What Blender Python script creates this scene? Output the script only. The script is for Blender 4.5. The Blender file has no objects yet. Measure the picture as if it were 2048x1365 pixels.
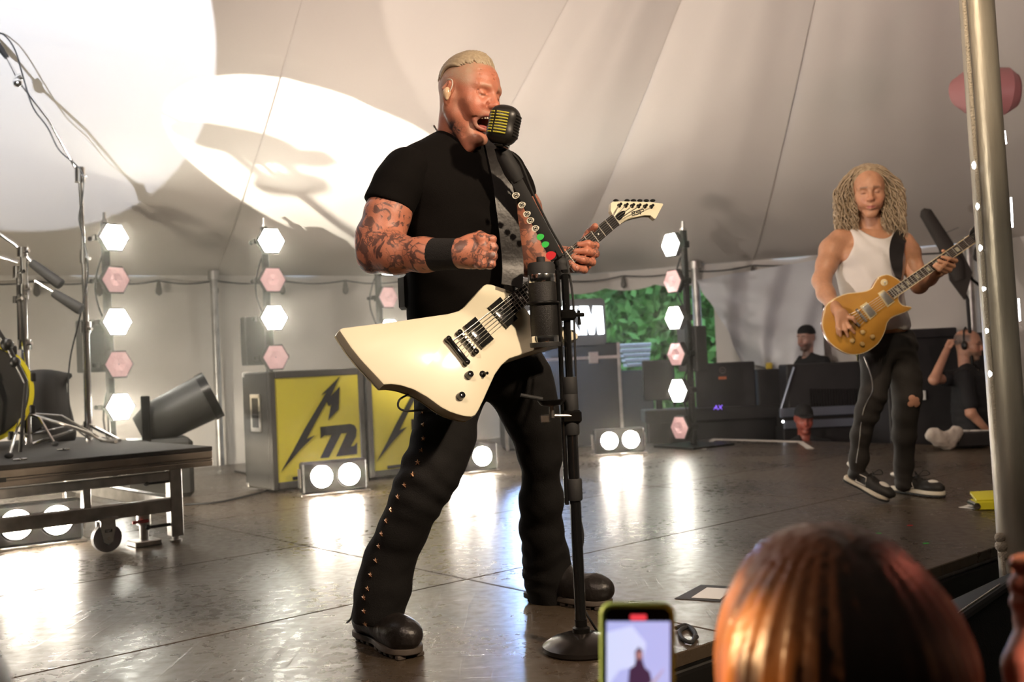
import bpy, bmesh, math, random
import numpy as np
from mathutils import Vector, Matrix
random.seed(7); np.random.seed(7)
SC = bpy.context.scene
COL = SC.collection

# ------------------------------------------------------------------ camera
FPX = 2050.0                       # focal length in pixels of the 2048x1365 frame
CAMZ = 0.79                        # camera height above the stage deck (deck is z = 0)
TILT, ROLL = math.radians(1.34), math.radians(2.6)
_f = Vector((0, math.cos(TILT), math.sin(TILT)))
_r0, _u0 = Vector((1, 0, 0)), Vector((0, -math.sin(TILT), math.cos(TILT)))
_r = math.cos(ROLL) * _r0 - math.sin(ROLL) * _u0
_u = math.sin(ROLL) * _r0 + math.cos(ROLL) * _u0
CAM = Vector((0, 0, CAMZ))
cd = bpy.data.cameras.new('camera'); cam = bpy.data.objects.new('camera', cd); COL.objects.link(cam)
cd.sensor_width = 36.0; cd.lens = 36.0 * FPX / 2048.0; cd.clip_start = 0.05; cd.clip_end = 200
cd.dof.use_dof = True; cd.dof.focus_distance = 2.85; cd.dof.aperture_fstop = 4.2
cam.matrix_world = Matrix(((_r.x, _u.x, -_f.x, 0), (_r.y, _u.y, -_f.y, 0), (_r.z, _u.z, -_f.z, CAMZ), (0, 0, 0, 1)))
SC.camera = cam

def ray(px, py):
    return _f * FPX + _r * (px - 1024) - _u * (py - 682.5)
def P(px, py, d):                  # point seen at a pixel at depth d (metres in front of the camera)
    q = ray(px, py); return CAM + q * (d / q.y)
def PZ(px, py, z=0.0):             # point seen at a pixel on the level plane z
    q = ray(px, py); return CAM + q * ((z - CAMZ) / q.z)
def PP(px, py, o, n):              # point seen at a pixel on a plane
    q = ray(px, py); return CAM + q * ((o - CAM).dot(n) / q.dot(n))

# stage axes: u along the stage front, v towards the back
E0, EU, EV = Vector((.445, 2.79, 0)), Vector((.757, .653, 0)).normalized(), Vector((-.653, .757, 0)).normalized()
def S(u, v, z=0.0): return E0 + EU * u + EV * v + Vector((0, 0, z))
def SI(p):
    q = p - E0; return q.dot(EU), q.dot(EV)
GROUND = -0.86
UP = Vector((0, 0, 1))

# ------------------------------------------------------------------ world, exposure
W = bpy.data.worlds.new('world'); SC.world = W; W.use_nodes = True
bg = W.node_tree.nodes['Background']; bg.inputs[0].default_value = (.62, .78, 1.0, 1); bg.inputs[1].default_value = 1.4
VS = SC.view_settings
VS.view_transform = 'Standard'; VS.look = 'None'; VS.exposure = 0.12; VS.gamma = 1.0; VS.use_curve_mapping = False
SC.cycles.use_adaptive_sampling = True; SC.cycles.adaptive_threshold = .2; SC.cycles.adaptive_min_samples = 16
SC.cycles.max_bounces = 3; SC.cycles.diffuse_bounces = 2; SC.cycles.glossy_bounces = 2; SC.cycles.transmission_bounces = 2
SC.cycles.volume_bounces = 0; SC.cycles.transparent_max_bounces = 8
SC.cycles.use_denoising = True; SC.cycles.caustics_reflective = False; SC.cycles.caustics_refractive = False; SC.cycles.light_sampling_threshold = .04
SC.cycles.sample_clamp_indirect = 6.0

HAZE = 0.0135
# ------------------------------------------------------------------ lamps of the rig and added unseen fills
def spot(name, loc, to, power, size_deg, blend, col, radius=.06):
    l = bpy.data.lights.new(name, 'SPOT'); l.energy = power; l.spot_size = math.radians(size_deg)
    l.spot_blend = blend; l.color = col; l.shadow_soft_size = radius
    o = bpy.data.objects.new(name, l); COL.objects.link(o); o.location = loc
    o.rotation_euler = (Vector(to) - Vector(loc)).to_track_quat('-Z', 'Y').to_euler()
    return o
WARM = (1.0, .80, .58); CREAM = (1.0, .86, .66); PINK = (1.0, .72, .70); ICE = (.80, .86, 1.0)
# keys on the front truss over the stage edge
spot('key_right', (2.1, .5, 2.7), (-.05, 2.85, .95), 520, 42, .5, (1.0, .78, .56), .10)
spot('key_left', (-.9, .1, 3.0), (-.1, 2.9, 1.0), 200, 40, .6, (1.0, .76, .60), .25)
spot('key_guitarist', (.9, 2.2, 3.3), (1.95, 5.2, .9), 190, 34, .6, (1.0, .76, .52), .10)
# back light: pink rim
spot('rim_right', (3.2, 7.6, 3.0), (.1, 2.8, 1.2), 260, 40, .6, (1.0, .72, .76), .10)
spot('rim_guitarist', (4.2, 7.8, 2.6), (1.9, 5.2, 1.2), 900, 40, .6, (1.0, .85, .85), .08)
# profile spots thrown on the tent roof
spot('profile_left', (-1.5, .2, 1.3), P(10, -50, 7.6), 3000, 27.0, .02, ICE, .01)
spot('profile_middle', (-3.4, 3.2, 1.3), P(705, 320, 8.6), 4200, 17.5, .05, (1.0, .94, .80), .012)
spot('profile_right', (-2.6, 1.4, .9), P(1560, 190, 7.6), 420, 38, .05, (1.0, .86, .76), .01)
# soft colour washes on the canvas and the back line
spot('wash_left', (-4.4, 4.2, .3), (-3.2, 9.4, 1.2), 2300, 120, .9, CREAM, .25)
spot('wash_backline', (-2.6, 4.2, 2.9), (-1.2, 7.4, .5), 420, 70, .8, (1.0, .90, .76), .2)
spot('wash_middle', (-.3, 6.9, .3), (-.2, 8.2, 3.4), 130, 130, .9, (1.0, .80, .68), .25)
spot('wash_top', (-.8, 3.6, 1.9), (.4, 6.4, 3.4), 130, 120, .9, (1.0, .76, .68), .25)
spot('wash_right', (3.4, 3.4, 1.6), (3.0, 8.4, 3.2), 60, 100, .9, (1.0, .66, .62), .25)
spot('fist_fill', (1.25, .25, .95), (.49, .95, .52), 80, 15, .7, (1.0, .50, .36), .05)  # added unseen spot brightening the fist at the right edge
spot('red_rim', (2.0, 2.0, 1.6), (.34, 1.0, .5), 16, 16, .7, (1.0, .22, .14), .05)  # added unseen spot for the red rim on the woman's hair
spot('pole_fill', (-.4, .5, 2.3), (1.86, 3.62, 1.3), 150, 30, .7, (1.0, .88, .68), .10)  # added unseen spot that brightens the tent centre pole
spot('blue_deck_fill', P(1040, 700, 9.0), S(1.3, 1.0, 0), 110, 30, .6, (.35, .55, 1.0), .08)  # added hidden spot giving the deck its blue tinge
spot('audience_fill_left', (-1.9, 1.7, 1.1), (.24, .98, .40), 420, 22, .6, (1.0, .62, .30), .08)  # added unseen warm spot on the woman's hair from the left
# ------------------------------------------------------------------ materials
MATS = {}
def mat(name, col=(.8, .8, .8), rough=.5, metal=0.0, noise=None, bump=None, emit=None, attr=None, spec=None, coat=0, trans=0, sss=0, col2=None, stretch=None):
    if name in MATS: return MATS[name]
    m = bpy.data.materials.new(name); m.use_nodes = True; MATS[name] = m
    nt = m.node_tree; N, L = nt.nodes, nt.links; b = N['Principled BSDF']
    c = (*col, 1)
    b.inputs['Base Color'].default_value = c; b.inputs['Roughness'].default_value = rough; b.inputs['Metallic'].default_value = metal
    if spec is not None: b.inputs['Specular IOR Level'].default_value = spec
    if coat: b.inputs['Coat Weight'].default_value = coat; b.inputs['Coat Roughness'].default_value = .12
    if trans: b.inputs['Transmission Weight'].default_value = trans
    if sss: b.inputs['Subsurface Weight'].default_value = sss; b.inputs['Subsurface Radius'].default_value = (.02, .008, .004); b.inputs['Subsurface Scale'].default_value = .6
    src = None
    tc = N.new('ShaderNodeTexCoord'); vec = tc.outputs['Object']
    if stretch:
        mp = N.new('ShaderNodeMapping'); mp.inputs['Scale'].default_value = stretch; L.new(vec, mp.inputs[0]); vec = mp.outputs[0]
    if attr:
        a = N.new('ShaderNodeAttribute'); a.attribute_name = attr; src = a.outputs['Color']
    if noise:
        n = N.new('ShaderNodeTexNoise'); n.inputs['Scale'].default_value = noise[0]; n.inputs['Detail'].default_value = 6; L.new(vec, n.inputs['Vector'])
        mr = N.new('ShaderNodeMapRange'); mr.inputs[1].default_value = .3; mr.inputs[2].default_value = .7
        mr.inputs[3].default_value = 0; mr.inputs[4].default_value = noise[1]; L.new(n.outputs[0], mr.inputs[0])
        mx = N.new('ShaderNodeMix'); mx.data_type = 'RGBA'; L.new(mr.outputs[0], mx.inputs[0])
        if src: L.new(src, mx.inputs[6])
        else: mx.inputs[6].default_value = c
        mx.inputs[7].default_value = (*(col2 or tuple(x * .35 for x in col)), 1); src = mx.outputs[2]
    if src: L.new(src, b.inputs['Base Color'])
    if bump:
        n2 = N.new('ShaderNodeTexNoise'); n2.inputs['Scale'].default_value = bump[0]; n2.inputs['Detail'].default_value = 5; L.new(vec, n2.inputs['Vector'])
        bp = N.new('ShaderNodeBump'); bp.inputs['Strength'].default_value = bump[1]; bp.inputs['Distance'].default_value = .01
        L.new(n2.outputs[0], bp.inputs['Height']); L.new(bp.outputs[0], b.inputs['Normal'])
    if emit: b.inputs['Emission Color'].default_value = (*emit[0], 1); b.inputs['Emission Strength'].default_value = emit[1]
    return m

BLACK = mat('black_plastic', (.012, .011, .010), .4)
BLACKM = mat('black_metal', (.015, .014, .013), .28, .6)
GLOSSB = mat('gloss_black', (.01, .01, .01), .1, coat=.5)
CHROME = mat('chrome', (.85, .84, .82), .12, 1.0)
STEEL = mat('brushed_steel', (.62, .60, .57), .3, 1.0, noise=(60, .3))
ALU = mat('aluminium', (.55, .54, .52), .38, .9, noise=(14, .6), bump=(40, .1))
RUBBER = mat('rubber', (.02, .02, .02), .7)
WHITE = mat('white_paint', (.8, .79, .76), .5)
GOLD = mat('nickel_gold', (.75, .60, .30), .25, 1.0)

# ------------------------------------------------------------------ geometry helpers: every one returns (verts, faces) in world metres
def V3(p): return Vector(p)
def join(*parts):
    V, F = [], []
    for v, f in parts:
        o = len(V); V += [tuple(q) for q in v]; F += [[i + o for i in g] for g in f]
    return V, F
def frame(d, up=UP):               # matrix columns x, y, z with z along d
    z = V3(d).normalized(); x = V3(up).cross(z)
    if x.length < 1e-4: x = Vector((1, 0, 0)).cross(z)
    x.normalize(); return x, z.cross(x), z
def rz(a): return Matrix.Rotation(a, 3, 'Z')
def axes(x, y, z): return Matrix((x, y, z)).transposed()
STG = axes(EU, EV, UP)             # rotation of things squared with the stage
def box(c, s, R=None, b=0.0):
    c = V3(c); hx, hy, hz = s[0] / 2, s[1] / 2, s[2] / 2
    R = R or Matrix.Identity(3)
    if b <= 0:
        v = [(x * hx, y * hy, z * hz) for z in (-1, 1) for y in (-1, 1) for x in (-1, 1)]
        f = [[0, 2, 3, 1], [4, 5, 7, 6], [0, 1, 5, 4], [2, 6, 7, 3], [0, 4, 6, 2], [1, 3, 7, 5]]
    else:
        b = min(b, hx * .99, hy * .99, hz * .99); v = []; f = []; ix = {}
        for z in (-1, 1):
            for y in (-1, 1):
                for x in (-1, 1):
                    for a in range(3):
                        ix[x, y, z, a] = len(v)
                        q = [x * hx, y * hy, z * hz]; sg = (x, y, z)
                        for k in range(3):
                            if k != a: q[k] -= sg[k] * b
                        v.append(tuple(q))
        def key(a, sa, o1, s1, o2, s2, w):
            q = [0, 0, 0]; q[a] = sa; q[o1] = s1; q[o2] = s2; return ix[q[0], q[1], q[2], w]
        for a in range(3):
            o1, o2 = (a + 1) % 3, (a + 2) % 3
            for sa in (-1, 1):
                g = [key(a, sa, o1, p, o2, q, a) for p, q in ((-1, -1), (1, -1), (1, 1), (-1, 1))]
                f.append(g if sa > 0 else g[::-1])
            for s1 in (-1, 1):
                for s2 in (-1, 1):
                    g = [key(a, -1, o1, s1, o2, s2, o1), key(a, 1, o1, s1, o2, s2, o1), key(a, 1, o1, s1, o2, s2, o2), key(a, -1, o1, s1, o2, s2, o2)]
                    f.append(g if s1 * s2 < 0 else g[::-1])
        for z in (-1, 1):
            for y in (-1, 1):
                for x in (-1, 1):
                    g = [ix[x, y, z, 0], ix[x, y, z, 1], ix[x, y, z, 2]]; f.append(g if x * y * z > 0 else g[::-1])
    return [tuple(R @ V3(q) + c) for q in v], f
def tube(pts, r, n=10, caps=True, up=None):
    pts = [V3(p) for p in pts]; m = len(pts); r = [r] * m if not hasattr(r, '__len__') else r
    V, F = [], []; x = None
    for i, p in enumerate(pts):
        d = (pts[min(i + 1, m - 1)] - pts[max(i - 1, 0)]).normalized()
        if x is None: x, y, _ = frame(d, up or (UP if abs(d.z) < .9 else Vector((0, 1, 0))))
        else:
            x = (x - d * x.dot(d)).normalized(); y = d.cross(x)
        for k in range(n):
            a = 2 * math.pi * k / n; V.append(tuple(p + (x * math.cos(a) + y * math.sin(a)) * r[i]))
    for i in range(m - 1):
        for k in range(n):
            k2 = (k + 1) % n; F.append([i * n + k, i * n + k2, (i + 1) * n + k2, (i + 1) * n + k])
    if caps: F.append(list(range(n))[::-1]); F.append([(m - 1) * n + k for k in range(n)])
    return V, F
def cyl(a, b, r, n=16, r2=None): return tube([a, b], [r, r if r2 is None else r2], n)
def lathe(prof, c, d=UP, n=24):    # prof: (radius, height) from bottom to top
    x, y, z = frame(d); c = V3(c); V, F = [], []
    for r, h in prof:
        for k in range(n):
            a = 2 * math.pi * k / n; V.append(tuple(c + z * h + (x * math.cos(a) + y * math.sin(a)) * max(r, 1e-5)))
    for i in range(len(prof) - 1):
        for k in range(n):
            k2 = (k + 1) % n; F.append([i * n + k, i * n + k2, (i + 1) * n + k2, (i + 1) * n + k])
    F.append(list(range(n))[::-1]); F.append([(len(prof) - 1) * n + k for k in range(n)])
    return V, F
def sphere(c, r, n=12, R=None):
    r = (r, r, r) if not hasattr(r, '__len__') else r; c = V3(c); V, F = [], []; m = n // 2
    for i in range(m + 1):
        t = math.pi * i / m
        for k in range(n):
            a = 2 * math.pi * k / n; q = V3((r[0] * math.sin(t) * math.cos(a), r[1] * math.sin(t) * math.sin(a), -r[2] * math.cos(t)))
            V.append(tuple((R @ q if R else q) + c))
    for i in range(m):
        for k in range(n):
            k2 = (k + 1) % n; F.append([i * n + k, i * n + k2, (i + 1) * n + k2, (i + 1) * n + k])
    return V, F
def prism(loop, nrm, th, bev=0.0):  # closed outline (3D, in one plane), front face at the loop, body extends th behind it
    loop = [V3(p) for p in loop]; nrm = V3(nrm).normalized(); n = len(loop)
    area = sum((loop[i] - loop[0]).cross(loop[(i + 1) % n] - loop[0]).dot(nrm) for i in range(n))
    if area < 0: loop = loop[::-1]
    def inset(b):
        out = []
        for i in range(n):
            a = (loop[i] - loop[i - 1]).normalized(); c = (loop[(i + 1) % n] - loop[i]).normalized()
            na, nc = nrm.cross(a), nrm.cross(c); q = na + nc
            q = q.normalized() if q.length > 1e-6 else na
            out.append(loop[i] + q * b / max(.45, q.dot(na)))
        return out
    rings = [loop, [p - nrm * th for p in loop]]
    if bev > 0:
        i1, i2 = inset(bev), inset(bev * .3)
        rings = [i1, [p - nrm * bev * .3 for p in i2], [p - nrm * bev for p in loop], [p - nrm * (th - bev) for p in loop], [p - nrm * th for p in i1]]
    V = [tuple(p) for rg in rings for p in rg]; F = [list(range(n))]
    for k in range(len(rings) - 1):
        for i in range(n):
            j = (i + 1) % n; F.append([k * n + i, (k + 1) * n + i, (k + 1) * n + j, k * n + j])
    F.append([(len(rings) - 1) * n + i for i in range(n)][::-1])
    return V, F
def catmull(pts, sub=6, closed=False):
    pts = [V3(p) for p in pts]; n = len(pts); out = []
    for i in range(n if closed else n - 1):
        if closed: a, b, c, d = pts[i - 1], pts[i], pts[(i + 1) % n], pts[(i + 2) % n]
        else: a, b, c, d = pts[max(i - 1, 0)], pts[i], pts[i + 1], pts[min(i + 2, n - 1)]
        for k in range(sub):
            t = k / sub
            out.append(.5 * ((2 * b) + (c - a) * t + (2 * a - 5 * b + 4 * c - d) * t * t + (3 * b - a - 3 * c + d) * t ** 3))
    if not closed: out.append(pts[-1])
    return out
def ribbon(pts, wid, nrm, th):     # band: centre points, widths, facing normals
    V, F = [], []; pts = [V3(p) for p in pts]; m = len(pts)
    for i, p in enumerate(pts):
        d = (pts[min(i + 1, m - 1)] - pts[max(i - 1, 0)]).normalized()
        nn = V3(nrm[i] if isinstance(nrm, list) else nrm); nn = (nn - d * nn.dot(d)).normalized(); s = d.cross(nn)
        w = wid[i] if hasattr(wid, '__len__') else wid
        V += [tuple(p + s * w / 2), tuple(p - s * w / 2), tuple(p - s * w / 2 - nn * th), tuple(p + s * w / 2 - nn * th)]
    for i in range(m - 1):
        a, b = i * 4, i * 4 + 4
        for k in range(4): F.append([a + k, a + (k + 1) % 4, b + (k + 1) % 4, b + k])
    F.append([0, 3, 2, 1]); F.append([m * 4 - 4, m * 4 - 3, m * 4 - 2, m * 4 - 1])
    return V, F
def text_geo(s, origin, xdir, ydir, height, depth=.001, align='LEFT', shear=0.0, bold=0.0, sx=1.0):
    c = bpy.data.curves.new('t', 'FONT'); c.body = s; c.size = 1.0; c.extrude = 0.02; c.shear = shear; c.offset = bold; c.align_x = align; c.resolution_u = 4
    o = bpy.data.objects.new('t', c); COL.objects.link(o)
    dg = bpy.context.evaluated_depsgraph_get(); me = bpy.data.meshes.new_from_object(o.evaluated_get(dg))
    bpy.data.objects.remove(o); bpy.data.curves.remove(c)
    x, y = V3(xdir).normalized(), V3(ydir).normalized(); z = x.cross(y); hs = height / .70
    V = [tuple(V3(origin) + x * (v.co.x * hs * sx) + y * (v.co.y * hs) + z * (v.co.z / .02 * depth)) for v in me.vertices]
    F = [list(p.vertices) for p in me.polygons]; bpy.data.meshes.remove(me)
    return V, F

# ------------------------------------------------------------------ objects
LOC = {}
def root(name, loc, label=None, cat=None, group=None, kind=None):
    o = bpy.data.objects.new(name, None); COL.objects.link(o); o.location = loc; o.empty_display_size = .1
    LOC[o.name] = V3(loc); tag(o, label, cat, group, kind); return o
def tag(o, label=None, cat=None, group=None, kind=None):
    for k, v in (('label', label), ('category', cat), ('group', group), ('kind', kind)):
        if v: o[k] = v
    return o
def mk(name, geo, m, parent=None, label=None, cat=None, group=None, kind=None, smooth=None, cols=None, base=None):
    V, F = geo; A = np.asarray(V, dtype=np.float64).reshape(-1, 3)
    if parent is not None: loc = LOC[parent.name]
    elif base is not None: loc = V3(base)
    else: loc = V3(((A[:, 0].min() + A[:, 0].max()) / 2, (A[:, 1].min() + A[:, 1].max()) / 2, A[:, 2].min()))
    me = bpy.data.meshes.new(name)
    me.from_pydata((A - np.array(loc)).tolist() if not isinstance(F, np.ndarray) else [], [], F if not isinstance(F, np.ndarray) else [])
    if isinstance(F, np.ndarray):
        B = (A - np.array(loc)).astype(np.float32)
        me.vertices.add(len(B)); me.vertices.foreach_set('co', B.ravel())
        me.loops.add(F.size); me.loops.foreach_set('vertex_index', F.ravel().astype(np.int32))
        me.polygons.add(len(F)); me.polygons.foreach_set('loop_start', np.arange(0, F.size, 4, dtype=np.int32))
        me.update(calc_edges=True)
    if cols is not None:
        ca = me.color_attributes.new('Col', 'FLOAT_COLOR', 'POINT'); c4 = np.ones((len(A), 4), np.float32); c4[:, :cols.shape[1]] = cols
        ca.data.foreach_set('color', c4.ravel())
    me.materials.append(m)
    if smooth is True: me.polygons.foreach_set('use_smooth', [True] * len(me.polygons))
    elif smooth is None:
        me.polygons.foreach_set('use_smooth', [True] * len(me.polygons))
        try: me.set_sharp_from_angle(angle=math.radians(35))
        except Exception: pass
    me.update()
    o = bpy.data.objects.new(name, me); COL.objects.link(o)
    if parent is not None: o.parent = parent; LOC[o.name] = loc
    else: o.location = loc; LOC[o.name] = loc
    return tag(o, label, cat, group, kind)
def struct(name, geo, m, **k): return mk(name, geo, m, kind='structure', **k)

# ------------------------------------------------------------------ smooth solids: distance fields meshed with surface nets
def vnoise(p, s, seed=0):          # cheap value noise in [-1, 1]
    q = np.asarray(p) * s; i = np.floor(q).astype(np.int64); f = q - i; f = f * f * (3 - 2 * f); out = 0
    def h(x, y, z):
        n = (x * 374761393 + y * 668265263 + z * 2147483647 + seed * 1274126177) & 0xffffffff
        n = ((n ^ (n >> 13)) * 1274126177) & 0xffffffff; return ((n ^ (n >> 16)) & 0xffff) / 32767.5 - 1
    for dx in (0, 1):
        for dy in (0, 1):
            for dz in (0, 1):
                w = (f[:, 0] if dx else 1 - f[:, 0]) * (f[:, 1] if dy else 1 - f[:, 1]) * (f[:, 2] if dz else 1 - f[:, 2])
                out = out + w * h(i[:, 0] + dx, i[:, 1] + dy, i[:, 2] + dz)
    return out
class Field:
    def __init__(s, lo, hi, h):
        s.lo = np.array(lo, float); s.h = h; s.n = np.ceil((np.array(hi) - s.lo) / h).astype(int) + 1
        s.D = np.full(s.n, 1.0, np.float32)
    def block(s, lo, hi, mg):
        a = np.clip(np.floor((np.array(lo) - mg - s.lo) / s.h).astype(int), 0, s.n); b = np.clip(np.ceil((np.array(hi) + mg - s.lo) / s.h).astype(int) + 1, 0, s.n)
        if (b <= a).any(): return None
        g = np.meshgrid(*[(s.lo[i] + s.h * np.arange(a[i], b[i])) for i in range(3)], indexing='ij')
        return tuple(slice(a[i], b[i]) for i in range(3)), g
    def put(s, sl, b, k, op):
        a = s.D[sl]; b = b.astype(np.float32)
        if op == 'sub': a, b = -a, b                     # max(a,-b) = -min(-a,b)
        if k > 0: hh = np.maximum(k - np.abs(a - b), 0) / k; m = np.minimum(a, b) - hh * hh * k * .25
        else: m = np.minimum(a, b)
        s.D[sl] = -m if op == 'sub' else m
    def cone(s, p1, r1, p2, r2, k=.01, op='add'):
        p1, p2 = np.array(p1, float), np.array(p2, float); R = max(r1, r2)
        bl = s.block(np.minimum(p1, p2) - R, np.maximum(p1, p2) + R, k + 3 * s.h)
        if bl is None: return
        sl, (X, Y, Z) = bl; d = p2 - p1; L2 = max(d.dot(d), 1e-12)
        t = np.clip(((X - p1[0]) * d[0] + (Y - p1[1]) * d[1] + (Z - p1[2]) * d[2]) / L2, 0, 1)
        dist = np.sqrt((X - p1[0] - t * d[0]) ** 2 + (Y - p1[1] - t * d[1]) ** 2 + (Z - p1[2] - t * d[2]) ** 2) - (r1 + (r2 - r1) * t)
        s.put(sl, dist, k, op)
    def chain(s, pts, rs, k=.01):
        for i in range(len(pts) - 1): s.cone(pts[i], rs[i], pts[i + 1], rs[i + 1], k)
    def ell(s, c, r, M=None, k=.01, op='add'):           # M: matrix whose columns are the ellipsoid's axes
        c = np.array(c, float); r = np.array(r, float) if hasattr(r, '__len__') else np.array([r] * 3, float); A = np.array(M, float) if M is not None else np.eye(3)
        e = np.sqrt(((A * r) ** 2).sum(1)); bl = s.block(c - e, c + e, k + 3 * s.h)
        if bl is None: return
        sl, (X, Y, Z) = bl; X = X - c[0]; Y = Y - c[1]; Z = Z - c[2]
        q = [X * A[0, i] + Y * A[1, i] + Z * A[2, i] for i in range(3)]
        k0 = np.sqrt(sum((q[i] / r[i]) ** 2 for i in range(3))); k1 = np.sqrt(sum((q[i] / r[i] ** 2) ** 2 for i in range(3)))
        s.put(sl, k0 * (k0 - 1) / np.maximum(k1, 1e-6), k, op)
    def plane(s, p, n, k=.0):                            # cut away what lies on the side n points to
        n = np.array(n, float); n /= np.linalg.norm(n); p = np.array(p, float)
        g = [(s.lo[i] + s.h * np.arange(s.n[i])) for i in range(3)]
        d = ((g[0] - p[0]) * n[0])[:, None, None] + ((g[1] - p[1]) * n[1])[None, :, None] + ((g[2] - p[2]) * n[2])[None, None, :]
        s.D = np.maximum(s.D, d.astype(np.float32))
    def mesh(s, smooth=1):
        D = s.D; ins = D < 0; n = np.array(D.shape) - 1
        c = [ins[i:i + n[0], j:j + n[1], k:k + n[2]] for i in (0, 1) for j in (0, 1) for k in (0, 1)]
        cnt = sum(x.astype(np.int8) for x in c); act = (cnt > 0) & (cnt < 8); idx = np.full(act.shape, -1, np.int64)
        ii = np.argwhere(act); idx[act] = np.arange(len(ii)); pos = np.zeros((len(ii), 3)); num = np.zeros(len(ii))
        cor = [(a, b, d) for a in (0, 1) for b in (0, 1) for d in (0, 1)]
        val = {q: D[ii[:, 0] + q[0], ii[:, 1] + q[1], ii[:, 2] + q[2]] for q in cor}
        for q in cor:
            for ax in range(3):
                if q[ax] == 0:
                    q2 = list(q); q2[ax] = 1; q2 = tuple(q2); a, b = val[q], val[q2]; m = (a < 0) != (b < 0)
                    t = np.where(m, a / np.where(m, a - b, 1), 0); p = np.tile(np.array(q, float), (len(ii), 1)); p[:, ax] += t
                    pos += p * m[:, None]; num += m
        V = s.lo + s.h * (ii + pos / np.maximum(num, 1)[:, None]); F = []
        for ax in range(3):
            o1, o2 = (ax + 1) % 3, (ax + 2) % 3
            sa = [slice(None)] * 3; sb = [slice(None)] * 3; sa[ax] = slice(0, -1); sb[ax] = slice(1, None)
            A, B = ins[tuple(sa)], ins[tuple(sb)]; e = np.argwhere(A != B)
            e = e[(e[:, o1] > 0) & (e[:, o2] > 0) & (e[:, o1] < n[o1]) & (e[:, o2] < n[o2])]
            if not len(e): continue
            def cell(d1, d2):
                q = e.copy(); q[:, o1] -= d1; q[:, o2] -= d2; return idx[q[:, 0], q[:, 1], q[:, 2]]
            quad = np.stack([cell(1, 1), cell(0, 1), cell(0, 0), cell(1, 0)], 1)
            fl = ~A[e[:, 0], e[:, 1], e[:, 2]]; quad[fl] = quad[fl][:, ::-1]; F.append(quad)
        F = np.concatenate(F); F = F[(F >= 0).all(1)]
        for _ in range(smooth):
            acc = np.zeros_like(V); deg = np.zeros(len(V))
            for a in range(4):
                b = (a + 1) % 4; np.add.at(acc, F[:, a], V[F[:, b]]); np.add.at(acc, F[:, b], V[F[:, a]]); np.add.at(deg, F[:, a], 1); np.add.at(deg, F[:, b], 1)
            V = V * .5 + .5 * acc / np.maximum(deg, 1)[:, None]
        return V, F
def vnormals(V, F):
    nrm = np.cross(V[F[:, 2]] - V[F[:, 0]], V[F[:, 3]] - V[F[:, 1]]); N = np.zeros_like(V)
    for a in range(4): np.add.at(N, F[:, a], nrm)
    return N / np.maximum(np.linalg.norm(N, axis=1), 1e-12)[:, None]
def ruffle(geo, fn):               # push vertices along their normals by fn(points)
    V, F = geo; return V + vnormals(V, F) * fn(V)[:, None], F
def njoin(*gs):
    V = np.concatenate([g[0] for g in gs]); o = 0; F = []
    for g in gs: F.append(g[1] + o); o += len(g[0])
    return V, np.concatenate(F)
# ================================================================== THE SETTING
def floor_material():
    m = bpy.data.materials.new('stage_deck'); m.use_nodes = True; nt = m.node_tree; N, L = nt.nodes, nt.links; b = N['Principled BSDF']
    tc = N.new('ShaderNodeTexCoord')
    def noise(scale, detail=6, st=None, dist=0):
        n = N.new('ShaderNodeTexNoise'); n.inputs['Scale'].default_value = scale; n.inputs['Detail'].default_value = detail; n.inputs['Distortion'].default_value = dist
        if st:
            mp = N.new('ShaderNodeMapping'); mp.inputs['Scale'].default_value = st[:3]; mp.inputs['Rotation'].default_value = (0, 0, st[3]); L.new(tc.outputs['Object'], mp.inputs[0]); L.new(mp.outputs[0], n.inputs['Vector'])
        else: L.new(tc.outputs['Object'], n.inputs['Vector'])
        return n
    def rng(src, a, b_, c, d):
        q = N.new('ShaderNodeMapRange'); q.inputs[1].default_value = a; q.inputs[2].default_value = b_; q.inputs[3].default_value = c; q.inputs[4].default_value = d; L.new(src, q.inputs[0]); return q.outputs[0]
    big, fine = noise(1.6), noise(26)
    s1, s2 = noise(3, 8, (14, .7, 1, .5), .5), noise(3, 8, (.8, 16, 1, -.2), .5)
    mx = N.new('ShaderNodeMix'); mx.data_type = 'RGBA'; mx.inputs[6].default_value = (.052, .038, .026, 1); mx.inputs[7].default_value = (.100, .074, .049, 1); L.new(rng(big.outputs[0], .3, .7, 0, 1), mx.inputs[0])
    mx2 = N.new('ShaderNodeMix'); mx2.data_type = 'RGBA'; L.new(mx.outputs[2], mx2.inputs[6]); mx2.inputs[7].default_value = (.018, .015, .013, 1); L.new(rng(s1.outputs[0], .64, .72, 0, .5), mx2.inputs[0])
    L.new(mx2.outputs[2], b.inputs['Base Color'])
    ad = N.new('ShaderNodeMath'); ad.operation = 'ADD'; L.new(rng(big.outputs[0], .3, .7, .22, .32), ad.inputs[0]); L.new(rng(fine.outputs[0], .4, .7, 0, .12), ad.inputs[1]); L.new(ad.outputs[0], b.inputs['Roughness'])
    a2 = N.new('ShaderNodeMath'); a2.operation = 'ADD'; L.new(rng(s1.outputs[0], .6, .7, 0, 1), a2.inputs[0]); L.new(rng(s2.outputs[0], .6, .7, 0, .7), a2.inputs[1])
    a3 = N.new('ShaderNodeMath'); a3.operation = 'ADD'; L.new(a2.outputs[0], a3.inputs[0]); L.new(fine.outputs[0], a3.inputs[1])
    bp = N.new('ShaderNodeBump'); bp.inputs['Strength'].default_value = .13; bp.inputs['Distance'].default_value = .004; L.new(a3.outputs[0], bp.inputs['Height']); L.new(bp.outputs[0], b.inputs['Normal'])
    b.inputs['Specular IOR Level'].default_value = .6
    return m
FLOORM = floor_material()
UJ = [-7.13, -4.69, -2.25, .19, 2.63, 5.07, 5.72]; VJ = [0, 1.22, 2.44, 3.66, 4.88, 6.1, 7.0]
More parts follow.
